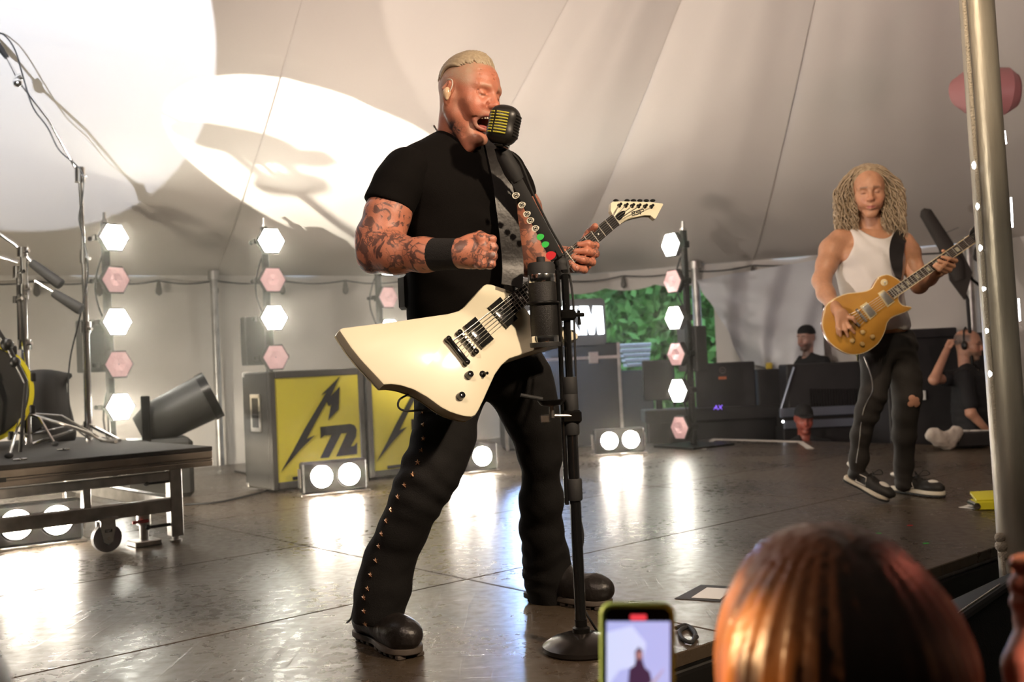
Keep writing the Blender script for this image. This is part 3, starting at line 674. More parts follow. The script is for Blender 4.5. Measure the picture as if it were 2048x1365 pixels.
# ================================================================== PEOPLE
from mathutils.bvhtree import BVHTree
def npv(p): return np.array(p, float)
def mix(a, b, t): t = np.clip(t, 0, 1)[:, None]; return a * (1 - t) + np.array(b) * t
def smst(x, a, b): t = np.clip((x - a) / (b - a), 0, 1); return t * t * (3 - 2 * t)
class Head:
    """head in its own axes: x his right, y forward, z up, origin between the ears at eye height"""
    def __init__(s, c, fwd, up, sc=1.0):
        s.c = V3(c); s.F = V3(fwd).normalized(); s.X = s.F.cross(V3(up)).normalized(); s.U = s.X.cross(s.F); s.sc = sc
        s.M = np.array([[s.X[i], s.F[i], s.U[i]] for i in range(3)])
    def p(s, x, y, z): return s.c + (s.X * x + s.F * y + s.U * z) * s.sc
    def loc(s, V): return ((V - npv(s.c)) @ s.M) / s.sc
    def build(s, f, jaw=0.0, nose=1.0, full=1.0, sneer=0.0):
        k = s.sc
        def E(c, r, kk=.012, op='add', M=None): f.ell(s.p(*c), [q * k for q in r], s.M if M is None else M, kk * k, op)
        def C(a, ra, b, rb, kk=.012, op='add'): f.cone(s.p(*a), ra * k, s.p(*b), rb * k, kk * k, op)
        E((0, -.012, .038), (.076, .099, .088)); E((0, .03, .02), (.068, .064, .075), .03)
        E((0, .040, -.032), (.056 * full, .052, .064), .03)
        for sx in (-1, 1):
            C((sx * .054, .002, -.025), .014, (sx * .049, .008, -.060 - jaw * .25), .013, .03)                       # jaw corner
            C((sx * .049, .008, -.060 - jaw * .25), .013, (sx * .016, .064 - jaw * .35, -.110 - jaw), .014, .03)      # jaw line
            E((sx * .044, .056, -.028), (.024, .022, .02), .025)                                                     # cheekbone
            E((sx * .036, .066, -.05), (.022, .020, .026), .02)                                                      # cheek
            C((sx * .012, .089, .020), .010, (sx * .044, .076, .022), .009, .016)                                    # brow ridge
            E((sx * .031, .098, -.001), (.017, .016, .012), .016, 'sub')                                             # eye socket
            E((sx * .031, .0765, -.002), (.0150, .0145, .0125), .006)                                                # closed lid
            C((sx * .020, .0895, -.0065), .0016, (sx * .043, .083, -.006), .0012, .003, 'sub')                       # lash crease
            E((sx * .0135, .101, -.036), (.0085, .011, .008), .008)                                                  # nostril wing
            E((sx * .0075, .110, -.0435), (.004, .005, .004), .003, 'sub')
            C((sx * .018, .097, -.036), .003, (sx * .034, .078, -.072 - jaw * .4), .004, .008, 'sub')                # nose-mouth crease
            if sneer:
                C((sx * .014, .094, -.012), .006, (sx * .028, .088, -.034), .010, .010)
                for k_ in range(4): C((sx * .047, .080, -.006 + k_ * .004), .0012, (sx * (.064 - .002 * k_), .058, -.020 + k_ * .012), .0010, .003, 'sub')     # crow's feet
                for k_ in range(3): C((sx * .002, .0935 - .003 * k_, .046 + k_ * .012), .0012, (sx * .046, .078 - .004 * k_, .040 + k_ * .013), .0008, .004, 'sub')   # forehead lines
                C((sx * .006, .098, .016), .0022, (sx * .009, .0935, .032), .0014, .004, 'sub')                                                            # frown
                C((sx * .020, .0975, -.030), .0030, (sx * .043, .070, -.070 - jaw * .5), .0040, .006, 'sub'); C((sx * .040, .074, -.012), .004, (sx * .024, .090, -.014), .0035, .004)
            # ear
            e = (sx * .076, -.010, -.004); A = s.M @ np.array(Matrix.Rotation(math.radians(sx * 18), 3, 'Z')) @ np.array(Matrix.Rotation(math.radians(-12), 3, 'X'))
            E(e, (.0085, .0205, .033), .008, 'add', A); E((sx * .088, -.006, -.002), (.010, .011, .018), .006, 'sub', A)
            C((sx * .080, -.012, .027), .005, (sx * .086, -.028, .008), .0048, .005)
        C((0, .090, .012), .0085, (0, .112 * nose, -.030), .0105, .012); E((0, .110 * nose, -.034), (.0115, .012, .010), .008)
        E((0, .070, -.060), (.034, .030, .022), .02); E((0, .066 - jaw * .35, -.110 - jaw), (.023, .021, .017), .018)
        mz = -.073 - jaw * .55
        if jaw > 0:
            E((0, .088 - jaw * .15, mz), (.024 + sneer * .009, .045, .006 + jaw * .62), .006, 'sub')
            pts = [(math.cos(a) * (.027 + sneer * .009), .094 - abs(math.cos(a)) * .026 - (jaw * .42 if math.sin(a) < 0 else 0) * abs(math.sin(a)), mz + math.sin(a) * (.009 + jaw * .62)) for a in np.linspace(0, 2 * math.pi, 17)]
            for a, b in zip(pts[:-1], pts[1:]): C(a, .0048, b, .0048, .006)
        else:
            C((-.022, .086, -.071), .0042, (0, .097, -.068), .0055, .006); C((.022, .086, -.071), .0042, (0, .097, -.068), .0055, .006)
            C((-.020, .086, -.080), .0045, (0, .095, -.081), .0068, .006); C((.020, .086, -.080), .0045, (0, .095, -.081), .0068, .006)
            C((-.024, .090, -.0745), .0014, (0, .104, -.0745), .0014, .002, 'sub'); C((.024, .090, -.0745), .0014, (0, .104, -.0745), .0014, .002, 'sub')
        s.mz = mz; s.jaw = jaw; s.sneer = sneer
    def paint(s, V, skin, lips=(.42, .13, .11), brow=(.22, .13, .08), browamt=.7):
        q = s.loc(V); x, y, z = q.T; n = len(V)
        col = np.tile(np.array(skin, float), (n, 1)) * (1 + .10 * vnoise(q, 38, 1) + .06 * vnoise(q, 110, 2))[:, None]
        col = mix(col, (skin[0] * 1.05, skin[1] * .72, skin[2] * .70), .55 * np.exp(-(((np.abs(x) - .036) / .022) ** 2 + ((y - .075) / .04) ** 2 + ((z + .045) / .025) ** 2)) + .5 * np.exp(-((x / .014) ** 2 + ((y - .11) / .03) ** 2 + ((z + .034) / .016) ** 2)))
        if s.jaw > 0:
            r = np.sqrt((x / (.027 + s.sneer * .009)) ** 2 + ((z - s.mz) / (.009 + s.jaw * .62)) ** 2)
            front = smst(y, .03, .06); col = mix(col, lips, np.exp(-((r - 1) / .16) ** 2) * front * .9); col = mix(col, (.12, .02, .015), (1 - smst(r, .75, .92)) * front)
        else:
            col = mix(col, lips, np.exp(-((z + .0745) / .0075) ** 4) * np.exp(-(x / .021) ** 6) * smst(y, .07, .085))
        col = mix(col, brow, browamt * np.exp(-((z - .0235 + np.abs(x) * .05) / .0055) ** 2) * smst(np.abs(x), .010, .016) * (1 - smst(np.abs(x), .042, .052)) * smst(y, .05, .07))
        col = mix(col, (.20, .10, .07), .8 * np.exp(-((z + .0068) / .0026) ** 2) * smst(np.abs(x), .017, .021) * (1 - smst(np.abs(x), .042, .047)) * smst(y, .07, .08))
        return col, q
def bbox(pts, m):
    A = np.array([npv(p) for p in pts]); return A.min(0) - m, A.max(0) + m
def pxchain(f, rows, k=.03):       # rows: (px, py, depth, radius in px)
    for a, b in zip(rows[:-1], rows[1:]): f.cone(P(a[0], a[1], a[2]), a[3] * a[2] / FPX, P(b[0], b[1], b[2]), b[3] * b[2] / FPX, k)
def rowbox(rows, m): return bbox([P(r[0], r[1], r[2]) for r in rows], m)
def tree_of(geo): return BVHTree.FromPolygons([tuple(v) for v in geo[0]], [list(map(int, q)) for q in geo[1]])
def hit(tr, px, py):
    q = ray(px, py).normalized(); h = tr.ray_cast(CAM, q); return h[0], h[1]

def skin_material(name, ink=None):
    m = mat(name, (.6, .3, .2), .42, attr='Col', bump=(380, .12), sss=.08)
    if ink:
        nt = m.node_tree; N, L = nt.nodes, nt.links; b = N['Principled BSDF']; a = [n for n in N if n.type == 'ATTRIBUTE'][0]
        tc = N.new('ShaderNodeTexCoord')
        def nz(sc, dist, lo, hi):
            n = N.new('ShaderNodeTexNoise'); n.inputs['Scale'].default_value = sc; n.inputs['Detail'].default_value = 3; n.inputs['Distortion'].default_value = dist; L.new(tc.outputs['Object'], n.inputs['Vector'])
            r = N.new('ShaderNodeMapRange'); r.inputs[1].default_value = lo; r.inputs[2].default_value = hi; L.new(n.outputs[0], r.inputs[0]); return r.outputs[0]
        wv = N.new('ShaderNodeTexVoronoi'); wv.feature = 'DISTANCE_TO_EDGE'; wv.inputs['Scale'].default_value = 70; L.new(tc.outputs['Object'], wv.inputs['Vector'])
        wr = N.new('ShaderNodeMapRange'); wr.inputs[1].default_value = .03; wr.inputs[2].default_value = .10; wr.inputs[3].default_value = 1; wr.inputs[4].default_value = 0; L.new(wv.outputs['Distance'], wr.inputs[0])
        mu = N.new('ShaderNodeMath'); mu.operation = 'MULTIPLY'; L.new(wr.outputs[0], mu.inputs[0]); L.new(nz(13, .3, .50, .60), mu.inputs[1])
        mxm = N.new('ShaderNodeMath'); mxm.operation = 'MAXIMUM'; L.new(mu.outputs[0], mxm.inputs[0]); L.new(nz(19, 2.2, .51, .57), mxm.inputs[1])
        at = N.new('ShaderNodeAttribute'); at.attribute_name = 'Ink'
        m2 = N.new('ShaderNodeMath'); m2.operation = 'MULTIPLY'; L.new(mxm.outputs[0], m2.inputs[0]); L.new(at.outputs['Fac'], m2.inputs[1])
        m3 = N.new('ShaderNodeMath'); m3.operation = 'MULTIPLY'; L.new(m2.outputs[0], m3.inputs[0]); m3.inputs[1].default_value = .82
        mx = N.new('ShaderNodeMix'); mx.data_type = 'RGBA'; L.new(m3.outputs[0], mx.inputs[0]); L.new(a.outputs['Color'], mx.inputs[6]); mx.inputs[7].default_value = (*ink, 1); L.new(mx.outputs[2], b.inputs['Base Color'])
    return m
def set_float(o, name, arr):
    a = o.data.attributes.new(name, 'FLOAT', 'POINT'); a.data.foreach_set('value', np.asarray(arr, np.float32))

# ------------------------------------------------------------------ THE SINGER
SK = (.52, .198, .122)
singer = root('person', PZ(930, 1262), 'man in black T-shirt singing into the vintage microphone, fist raised', 'person')
DENIM = mat('black_denim', (.010, .009, .0085), .8, spec=.2, bump=(300, .25), noise=(6, .5), col2=(.018, .017, .016))
COTTON = mat('black_cotton', (.0055, .0045, .004), .9, bump=(420, .2), spec=.12)
# head
yaw = math.radians(50)
hF = (_r * math.sin(yaw) - _f * math.cos(yaw)); hU = (_u * math.cos(math.radians(6)) + _r * math.sin(math.radians(6)))
hF = hF - hU * hF.dot(hU) ; hd = Head(P(938, 195, 2.87), hF, hU, .93)
nb = P(918, 300, 2.95)
lo, hi = bbox([hd.p(-.1, -.12, .15), hd.p(.1, .13, -.17), hd.p(.1, -.12, .0), hd.p(-.1, .13, .0), nb], .05)
f = Field(lo, hi, .0026); hd.build(f, jaw=.019, sneer=1.0)
f.cone(hd.p(0, -.035, -.03), .056, nb, .068, .02)
f.cone(hd.p(0, -.012, -.085), .032, P(936, 302, 2.90), .036, .03)                      # throat
f.cone(hd.p(.056, -.02, -.05), .015, P(938, 298, 2.84), .013, .025)                 # neck tendon
hg = f.mesh(1); hc_, q = hd.paint(hg[0], SK, brow=(.46, .33, .22), browamt=.45)
x, y, z = q.T
GREY = (.46, .33, .23)
# clipped sides and back of the scalp, sideburns, horseshoe moustache and goatee
sc_m = smst(z + .35 * y, .022, .050) * (1 - smst(y, .066 - .3 * np.abs(x), .085)) + smst(-y, .012, .03) * smst(z, -.075, -.045)
sc_m = np.clip(sc_m, 0, 1) * (1 - np.exp(-(((np.abs(x) - .083) / .012) ** 2 + ((y + .01) / .026) ** 2 + ((z + .004) / .036) ** 2)))
hc_ = mix(hc_, GREY, sc_m * (.72 + .2 * vnoise(q, 160, 5)))
burn = np.exp(-(((y - .014 - (z + .02) * -.05) / .010) ** 2 + ((z + .022) / .042) ** 2)) * smst(np.abs(x), .045, .055)
goat = np.exp(-(((np.abs(x) - .032) / .008) ** 2 + ((z + .095) / .034) ** 2)) * smst(y, .03, .05) + .8 * np.exp(-((z + .056) / .005) ** 2) * np.exp(-(x / .030) ** 4) * smst(y, .07, .085) + .8 * np.exp(-((x / .02) ** 2 + ((z + .142) / .014) ** 2)) * smst(y, .01, .03)
hc_ = mix(hc_, (.60, .47, .35), np.clip(burn * .3 + goat * .6, 0, 1) * (.75 + .25 * vnoise(q * np.array([3, 1, 1]), 120, 6)))
nh_, _n = hit(tree_of(hg), 908, 262); ink_h = 1.3 * np.exp(-(np.linalg.norm(hg[0] - npv(nh_), axis=1) / .030) ** 4)
hc_ = mix(hc_, (.10, .07, .065), .62 * np.exp(-(np.linalg.norm((hg[0] - npv(nh_)) * np.array([1, 1, .8]), axis=1) / .026) ** 4) * (.7 + .3 * vnoise(hg[0], 90, 8)))
# arms: right (raised fist), left (fretting)
RSH, REL, RWR = P(808, 345, 2.79), P(752, 508, 2.74), P(915, 508, 2.60)
arm = [(808, 352, 2.795, 38), (775, 430, 2.765, 43), (762, 480, 2.75, 42), (756, 506, 2.74, 37)]
fore = [(758, 506, 2.74, 36), (790, 508, 2.70, 37), (850, 510, 2.65, 31), (925, 507, 2.60, 25)]
lo, hi = rowbox(arm + fore + [(1000, 505, 2.6, 0)], .075); f = Field(lo, hi, .0034)
pxchain(f, arm, .03); pxchain(f, fore, .03)
f.cone(P(738, 470, 2.75), .030, P(740, 520, 2.745), .026, .03)                       # elbow mass
FX, FD = _r, _f
hc = P(947, 502, 2.595)
f.ell(hc, (.040, .020, .044), np.array([[_r[i], _f[i], _u[i]] for i in range(3)]), .02)
f.cone(RWR, .027, P(955, 505, 2.597), .027, .03)
for i, (ky, kl) in enumerate(((478, 0), (495, 3), (512, 2), (528, -2))):             # four curled fingers
    k1, k2, k3, k4 = P(962 + kl, ky, 2.580), P(985 + kl, ky + 1, 2.588), P(982 + kl, ky + 3, 2.622), P(958, ky + 3, 2.628)
    f.cone(k1, .0125, k2, .0108, .008); f.cone(k2, .0108, k3, .0098, .004); f.cone(k3, .0098, k4, .009, .006)
    f.ell(P(964 + kl, ky, 2.574), .0125, None, .012)
f.cone(P(938, 484, 2.612), .017, P(960, 472, 2.606), .013, .012); f.cone(P(960, 472, 2.606), .0125, P(984, 480, 2.604), .010, .005)
ag = f.mesh(1)
larm = [(1010, 352, 3.035, 34), (1040, 420, 3.07, 40), (1056, 490, 3.08, 36), (1060, 520, 3.07, 32)]
lfor = [(1058, 518, 3.07, 34), (1085, 522, 3.06, 31), (1120, 522, 3.05, 25), (1140, 520, 3.04, 23)]
lo, hi = rowbox(larm + lfor + [(1200, 500, 3.02, 0)], .08); f = Field(lo, hi, .0034)
pxchain(f, larm, .03); pxchain(f, lfor, .03)
f.ell(P(1162, 520, 3.045), (.038, .022, .040), np.array([[_r[i], _f[i], _u[i]] for i in range(3)]), .02)
for a in (  # fingers curl round the treble side and press the strings
    [(1180, 494, 3.045), (1191, 492, 3.008), (1176, 488, 2.986), (1158, 490, 2.988)],
    [(1180, 508, 3.04), (1191, 508, 3.000), (1172, 503, 2.974), (1150, 503, 2.976)],
    [(1174, 522, 3.035), (1184, 525, 2.995), (1165, 520, 2.966), (1146, 515, 2.968)],
    [(1162, 534, 3.03), (1168, 540, 2.985), (1152, 537, 2.956), (1140, 526, 2.956)]):
    q_ = [P(*p) for p in a]; f.chain(q_, [.0125, .0115, .0108, .0092], .006)
f.chain([P(1160, 500, 3.05), P(1178, 468, 3.055), P(1190, 453, 3.03)], [.016, .0125, .0105], .01)     # thumb over the top
lg_ = f.mesh(1)
# hidden torso and legs keep the body whole
tor = [(918, 320, 2.96, 50), (918, 420, 2.96, 78), (924, 540, 2.98, 76), (932, 670, 3.0, 70)]
lr = [(905, 720, 2.97, 46), (873, 920, 2.875, 34), (832, 1000, 2.87, 30), (780, 1120, 2.925, 24), (762, 1200, 2.95, 22)]; ll = [(1000, 720, 3.06, 44), (1052, 805, 3.10, 34), (1081, 910, 3.165, 24), (1083, 1000, 3.25, 22), (1092, 1130, 3.39, 20)]
lo, hi = rowbox(tor + lr + ll, .2); f = Field(lo, hi, .014)
pxchain(f, tor, .05); pxchain(f, lr, .05); pxchain(f, ll, .05); f.cone(P(918, 335, 2.96), .06, RSH, .04, .03); f.cone(P(918, 335, 2.96), .06, P(1005, 352, 3.035), .04, .03)
tg = f.mesh(0)
def skin_cols(V, s): return np.tile(np.array(s), (len(V), 1)) * (1 + .10 * vnoise(V, 30, 3) + .06 * vnoise(V, 120, 4))[:, None]
body = njoin(hg, ag, lg_, tg); cols = np.concatenate([hc_, skin_cols(ag[0], SK), skin_cols(lg_[0], SK), skin_cols(tg[0], SK)])
SINGSKIN = skin_material('singer_skin', ink=(.045, .04, .045))
bo = mk('body', body, SINGSKIN, singer, cols=cols, smooth=True)
set_float(bo, 'Ink', np.concatenate([ink_h, np.ones(len(ag[0])) * .95, np.ones(len(lg_[0])) * .8, np.zeros(len(tg[0]))]))
# knuckle letters tattooed on the fist
armt = tree_of(ag)
for ch, x, y in (('R', 981, 530), ('I', 985, 514), ('F', 986, 497), ('F', 983, 480)):
    h, n = hit(armt, x - 4, y)
    if h: mk('tattoo_letter', text_geo(ch, h - ray(x, y).normalized() * .0016 - _r * .004 - _u * .0045, _r, _u, .010, .0004, bold=.01), mat('tattoo_ink', (.04, .035, .04), .6), singer)
# teeth, tongue
jw, mz = .019, hd.mz
TEETH = mat('teeth', (.88, .80, .66), .25)
for k in range(10):
    a = (k - 4.5) / 4.5; mk('tooth', box(hd.p(a * .024, .0935 - a * a * .022, mz + .0165 - a * a * .003), (.0050, .005, .010), Matrix(hd.M.tolist()), .001), TEETH, singer)
for k in range(8):
    a = (k - 3.5) / 3.5; mk('tooth', box(hd.p(a * .020, .070 - a * a * .018, mz - .0155 + a * a * .002), (.0050, .005, .008), Matrix(hd.M.tolist()), .001), TEETH, singer)
mk('tongue', sphere(hd.p(0, .055, mz - .0125), (.017, .028, .008), 14, Matrix(hd.M.tolist())), mat('tongue', (.42, .12, .11), .3), singer)
# swept-back hair on top
f = Field(*bbox([hd.p(a, b, c) for a in (-.085, .085) for b in (-.125, .11) for c in (-.02, .16)], .02), .0022)
rnd = random.Random(3)
for i in range(3):
    for j in range(34):
        al = math.radians(-62 + 124 * j / 33 + rnd.uniform(-1.5, 1.5)); ca_ = math.cos(al); t0 = 30 + 30 * (abs(math.degrees(al)) / 62) ** 2 + rnd.uniform(-2, 2) + i * 9; t1 = 176 - i * 14 + rnd.uniform(-6, 6); pts = []; rs = []
        for k in range(15):
            s_ = k / 14; tau = math.radians(t0 + (t1 - t0) * s_); ta = math.degrees(tau)
            o = .001 + (.006 + .003 * i) * math.exp(-((ta - 62) / 34) ** 2) * ca_ ** 2 + .003 * ca_ * math.exp(-((ta - 115) / 40) ** 2) + .0007 * math.sin(j * 2.1 + s_ * 3)
            aw = al + .05 * math.sin(s_ * 3 + j * .25) * s_
            pts.append(hd.p((.076 + o) * math.sin(aw), -.012 + (.099 + o) * math.cos(aw) * math.cos(tau), .038 + (.088 + o) * math.cos(aw) * math.sin(tau))); rs.append(.0042 * min(1, .35 + s_ * 5) * (1 if s_ < .75 else max(.15, (1 - s_) / .25)))
        f.chain(pts, rs, .0025)
hgm = f.mesh(0)
mk('hair', hgm, mat('ash_blond_hair', (.46, .37, .25), .45, noise=(140, .6), col2=(.26, .19, .12), stretch=(1, 1, 1)), singer, smooth=True)
# in-ear monitor, necklace
ie = hd.p(.090, -.006, -.008)
mk('earpiece', njoin((lambda ff: (ff.ell(ie, (.011, .012, .016), hd.M, .004), ff.cone(ie, .007, hd.p(.091, -.002, -.026), .005, .004), ff.mesh(1))[-1])(Field(npv(ie) - .035, npv(ie) + .035, .002))), mat('beige_earpiece', (.72, .50, .32), .25), singer, smooth=True)
mk('ear_wire', tube(catmull([hd.p(.091, .008, -.004), hd.p(.090, .014, .014), hd.p(.087, .006, .030), hd.p(.084, -.014, .034)], 4), .0018, 6), mat('clear_wire', (.7, .6, .5), .2), singer)
neck = tree_of(hg)
chain = [(868, 252), (876, 261), (884, 269), (893, 277), (903, 284), (913, 291), (926, 297)]
cpts = []
for a in chain:
    h, n = hit(neck, *a); cpts.append(h + n * .003 if h else P(*a, 2.9))
cc = catmull(cpts, 8)
for k in range(0, len(cc) - 1, 2): mk('necklace_link', sphere(cc[k], .0032, 6), CHROME, singer)
# T-shirt
Lx = (P(1012, 330, 3.05) - P(806, 340, 2.78)); Lx.z = 0; Lx.normalize(); Fb = Lx.cross(UP).normalized(); MB = np.array([[Lx[i], Fb[i], UP[i]] for i in range(3)])
spine = [(922, 318, 2.945, .125, .085), (918, 350, 2.935, .178, .112), (918, 400, 2.93, .186, .130), (920, 460, 2.935, .176, .132), (923, 530, 2.95, .168, .130), (925, 600, 2.965, .165, .130), (926, 645, 2.98, .164, .128)]
lo, hi = rowbox(spine + [(760, 400, 2.78, 0), (1080, 400, 3.1, 0), (920, 250, 2.9, 0)], .14); f = Field(lo, hi, .006)
dense = []
for a, b in zip(spine[:-1], spine[1:]):
    for k in range(3): dense.append([a[i] + (b[i] - a[i]) * k / 3 for i in range(5)])
for r in dense + [spine[-1]]: f.ell(P(r[0], r[1], r[2]), (r[3], r[4], .06), MB, .03)
f.cone(P(915, 292, 2.955), .062, P(815, 345, 2.80), .060, .04); f.cone(P(925, 300, 2.955), .06, P(1008, 345, 3.03), .058, .04)
f.cone(P(870, 385, 2.83), .045, P(985, 385, 2.90), .045, .05)
shirt = f.mesh(1)
shirt = ruffle(shirt, lambda V: .0060 * np.sin((V[:, 2] * 34 + V[:, 0] * 18) + 3 * vnoise(V, 8, 2)) * smst(vnoise(V, 5, 9), -.3, .6) + .004 * vnoise(V, 14, 3))
parts = [shirt]
for rows, cut in ((((815, 343, 2.795, 49), (797, 372, 2.785, 48), (776, 416, 2.77, 46), (768, 440, 2.765, 47)), (777, 414, 2.77)), (((1006, 345, 3.03, 45), (1024, 385, 3.05, 44), (1044, 440, 3.07, 43)), (1034, 402, 3.06))):
    lo, hi = rowbox(rows, .09); f = Field(lo, hi, .005); pxchain(f, rows, .03)
    a, b = P(*rows[0][:3]), P(*rows[-1][:3]); n = (b - a).normalized(); n = n + _r * (.10 if rows[0][0] < 900 else 0)
    f.plane(P(*cut), n); parts.append(ruffle(f.mesh(1), lambda V: .0035 * vnoise(V, 16, 4)))
shirt_all = njoin(*parts)
mk('t_shirt', shirt_all, COTTON, singer, smooth=True, label='plain black T-shirt')
col_pts = [nb + (Lx * (.072 * math.cos(a)) + Fb * (.062 * math.sin(a) + .02)) + UP * (.028 - .020 * math.sin(a)) for a in np.linspace(0, 2 * math.pi, 25)[:-1]]
mk('collar', tube(col_pts + col_pts[:1], .0075, 8, False), COTTON, singer, smooth=True)
# wristbands
for rows in ([(822, 509, 2.673, 34.5), (870, 509.5, 2.635, 33), (918, 508, 2.603, 31)], [(1094, 522, 3.058, 31), (1118, 522, 3.05, 28), (1140, 520, 3.04, 26)]):
    mk('wristband', tube([P(*r[:3]) for r in rows], [r[3] * r[2] / FPX for r in rows], 28), mat('towelling', (.010, .009, .009), .95, bump=(500, .5)), singer)
# trousers
rl = [(905, 700, 2.97, 70), (897, 800, 2.95, 62), (890, 870, 2.90, 57), (873, 920, 2.87, 53), (853, 960, 2.86, 51), (832, 1000, 2.865, 47), (805, 1060, 2.89, 44), (780, 1120, 2.92, 45), (768, 1170, 2.94, 50), (757, 1218, 2.95, 46), (753, 1244, 2.955, 45)]
le = [(1000, 700, 3.06, 72), (1036, 760, 3.08, 62), (1052, 805, 3.10, 55), (1069, 855, 3.13, 47), (1080, 905, 3.16, 41), (1082, 1000, 3.25, 40), (1084, 1060, 3.31, 39), (1090, 1110, 3.37, 41), (1096, 1150, 3.41, 45), (1103, 1182, 3.43, 48)]
lo, hi = rowbox(rl + le + [(930, 640, 2.98, 0)], .13); f = Field(lo, hi, .007)
pxchain(f, rl, .04); pxchain(f, le, .04); f.ell(P(932, 665, 3.0), (.168, .130, .11), MB, .05); f.ell(P(945, 730, 3.01), (.165, .125, .10), MB, .06)
f.plane(P(757, 1250, 2.96), Vector((-.12, -.1, -1))) 
tr = f.mesh(1)
def creases(V):
    z = V[:, 2]; zone = np.exp(-((z - .50) / .16) ** 2) + 1.2 * np.exp(-((z - .12) / .10) ** 2)
    return zone * smst(vnoise(V, 7, 11), -.4, .5) * (.0026 * np.sin(z * 78 + 40 * V[:, 0] + 30 * V[:, 1] + 7 * vnoise(V, 6, 5))) + .004 * vnoise(V, 11, 6) + .0022 * vnoise(V, 32, 8)
tr = ruffle(tr, creases)
mk('trousers', tr, DENIM, singer, smooth=True, label='black flared jeans with star studs down the seam')
trt = tree_of(tr)
stars = [(660 + a / 3.1017, 520 + b / 3.1017) for a, b in ((567, 852), (568, 945), (570, 1027), (572, 1110), (559, 1185), (535, 1258), (503, 1335))] + [(660 + a / 2.815, 880 + b / 2.815) for a, b in ((487, 128), (458, 196), (413, 255), (375, 322), (337, 395), (310, 458), (284, 530), (268, 600), (250, 680), (222, 760), (205, 838), (184, 888), (185, 965), (192, 1038))]
COPPER = mat('copper_stud', (.80, .48, .30), .25, 1.0)
for x, y in stars:
    h, n = hit(trt, x + 3, y)
    if not h: continue
    ex, ey, ez = frame(n); lp = [h + n * .003 + (ex * math.sin(a) + ey * math.cos(a)) * (.0085 if k % 2 == 0 else .0034) for k, a in enumerate(np.linspace(0, 2 * math.pi, 11)[:-1])]
    V, F = prism(lp, n, .003); V = V + [tuple(h + n * .0065)]; F = [[i, (i + 1) % 10, len(V) - 1] for i in range(10)] + F[1:]
    mk('star_stud', (V, F), COPPER, singer, smooth=False)
mk('trouser_cord', tube(catmull([P(706, 1222, 2.95), P(702, 1238, 2.95), P(693, 1247, 2.95)], 3), .003, 6), RUBBER, singer)
# belt pack clipped at the back of the waist
bp_ = P(812, 585, 2.93)
mk('belt_pack', box(bp_, (.030, .06, .10), rz(.5), .008), BLACK, singer); mk('belt_pack_clip', tube(catmull([bp_ + UP * .05, bp_ + UP * .075 + _r * .005, bp_ + UP * .06 + _r * .016], 4), .003, 6), CHROME, singer)
# boots
BOOT = mat('black_leather', (.009, .0075, .007), .38, bump=(60, .3), noise=(9, .5), col2=(.035, .028, .024)); SOLE = mat('boot_sole', (.09, .07, .055), .7, noise=(30, .5))
def boot(heel, toe, shaft, label):
    ax_ = (toe - heel); ax_.z = 0; L = ax_.length; d = ax_.normalized(); s = d.cross(UP); M = np.array([[d[i], s[i], UP[i]] for i in range(3)])
    g = lambda a, b, c: heel + d * (a * L) + s * b + UP * c
    lo, hi = bbox([heel, toe, shaft, heel - d * .05 + UP * .05], .10); f = Field(lo, hi, .005)
    f.cone(g(.20, 0, .066), .044, g(.52, 0, .066), .045, .02); f.ell(g(.74, .004, .062), (.098, .053, .048), M, .03); f.ell(g(.86, .004, .060), (.052, .046, .044), M, .02)
    f.cone(g(.22, 0, .08), .046, shaft, .055, .03); f.cone(g(.42, 0, .10), .042, g(.30, 0, .15), .045, .03); f.ell(g(.13, 0, .06), (.042, .040, .045), M, .02)
    f.plane(g(0, 0, .026), -UP)
    b = mk('boot', ruffle(f.mesh(1), lambda V: .0022 * vnoise(V, 30, 7)), BOOT, singer, smooth=True, label=label)
    out = [(0.0, .020), (.02, .032), (.10, .040), (.22, .038), (.40, .034), (.58, .046), (.75, .054), (.90, .046), (.985, .025), (1.005, 0)]
    lp = [g(a, w, .030) for a, w in out] + [g(a, -w, .030) for a, w in out[::-1][1:]]
    mk('boot_sole', prism(catmull(lp, 3, True), UP, .018, .003), SOLE, b)
    for k in range(9):
        a = .08 + k * .105; w = .036 + .016 * math.sin(max(0, a - .3) * 3.2)
        if .30 < a < .44: continue
        for sg in (-1, 1): mk('sole_lug', box(g(a, sg * (w - .022), .0065), (.022, .026, .013), axes(d, s, UP), .003), SOLE, b)
boot(PZ(722, 1276), PZ(829, 1320), P(757, 1220, 2.96), 'black boot with lugged sole, heel nearest the trouser cord')
boot(PZ(1056, 1200), PZ(1221, 1219), P(1098, 1150, 3.41), 'black boot planted behind the microphone stand')
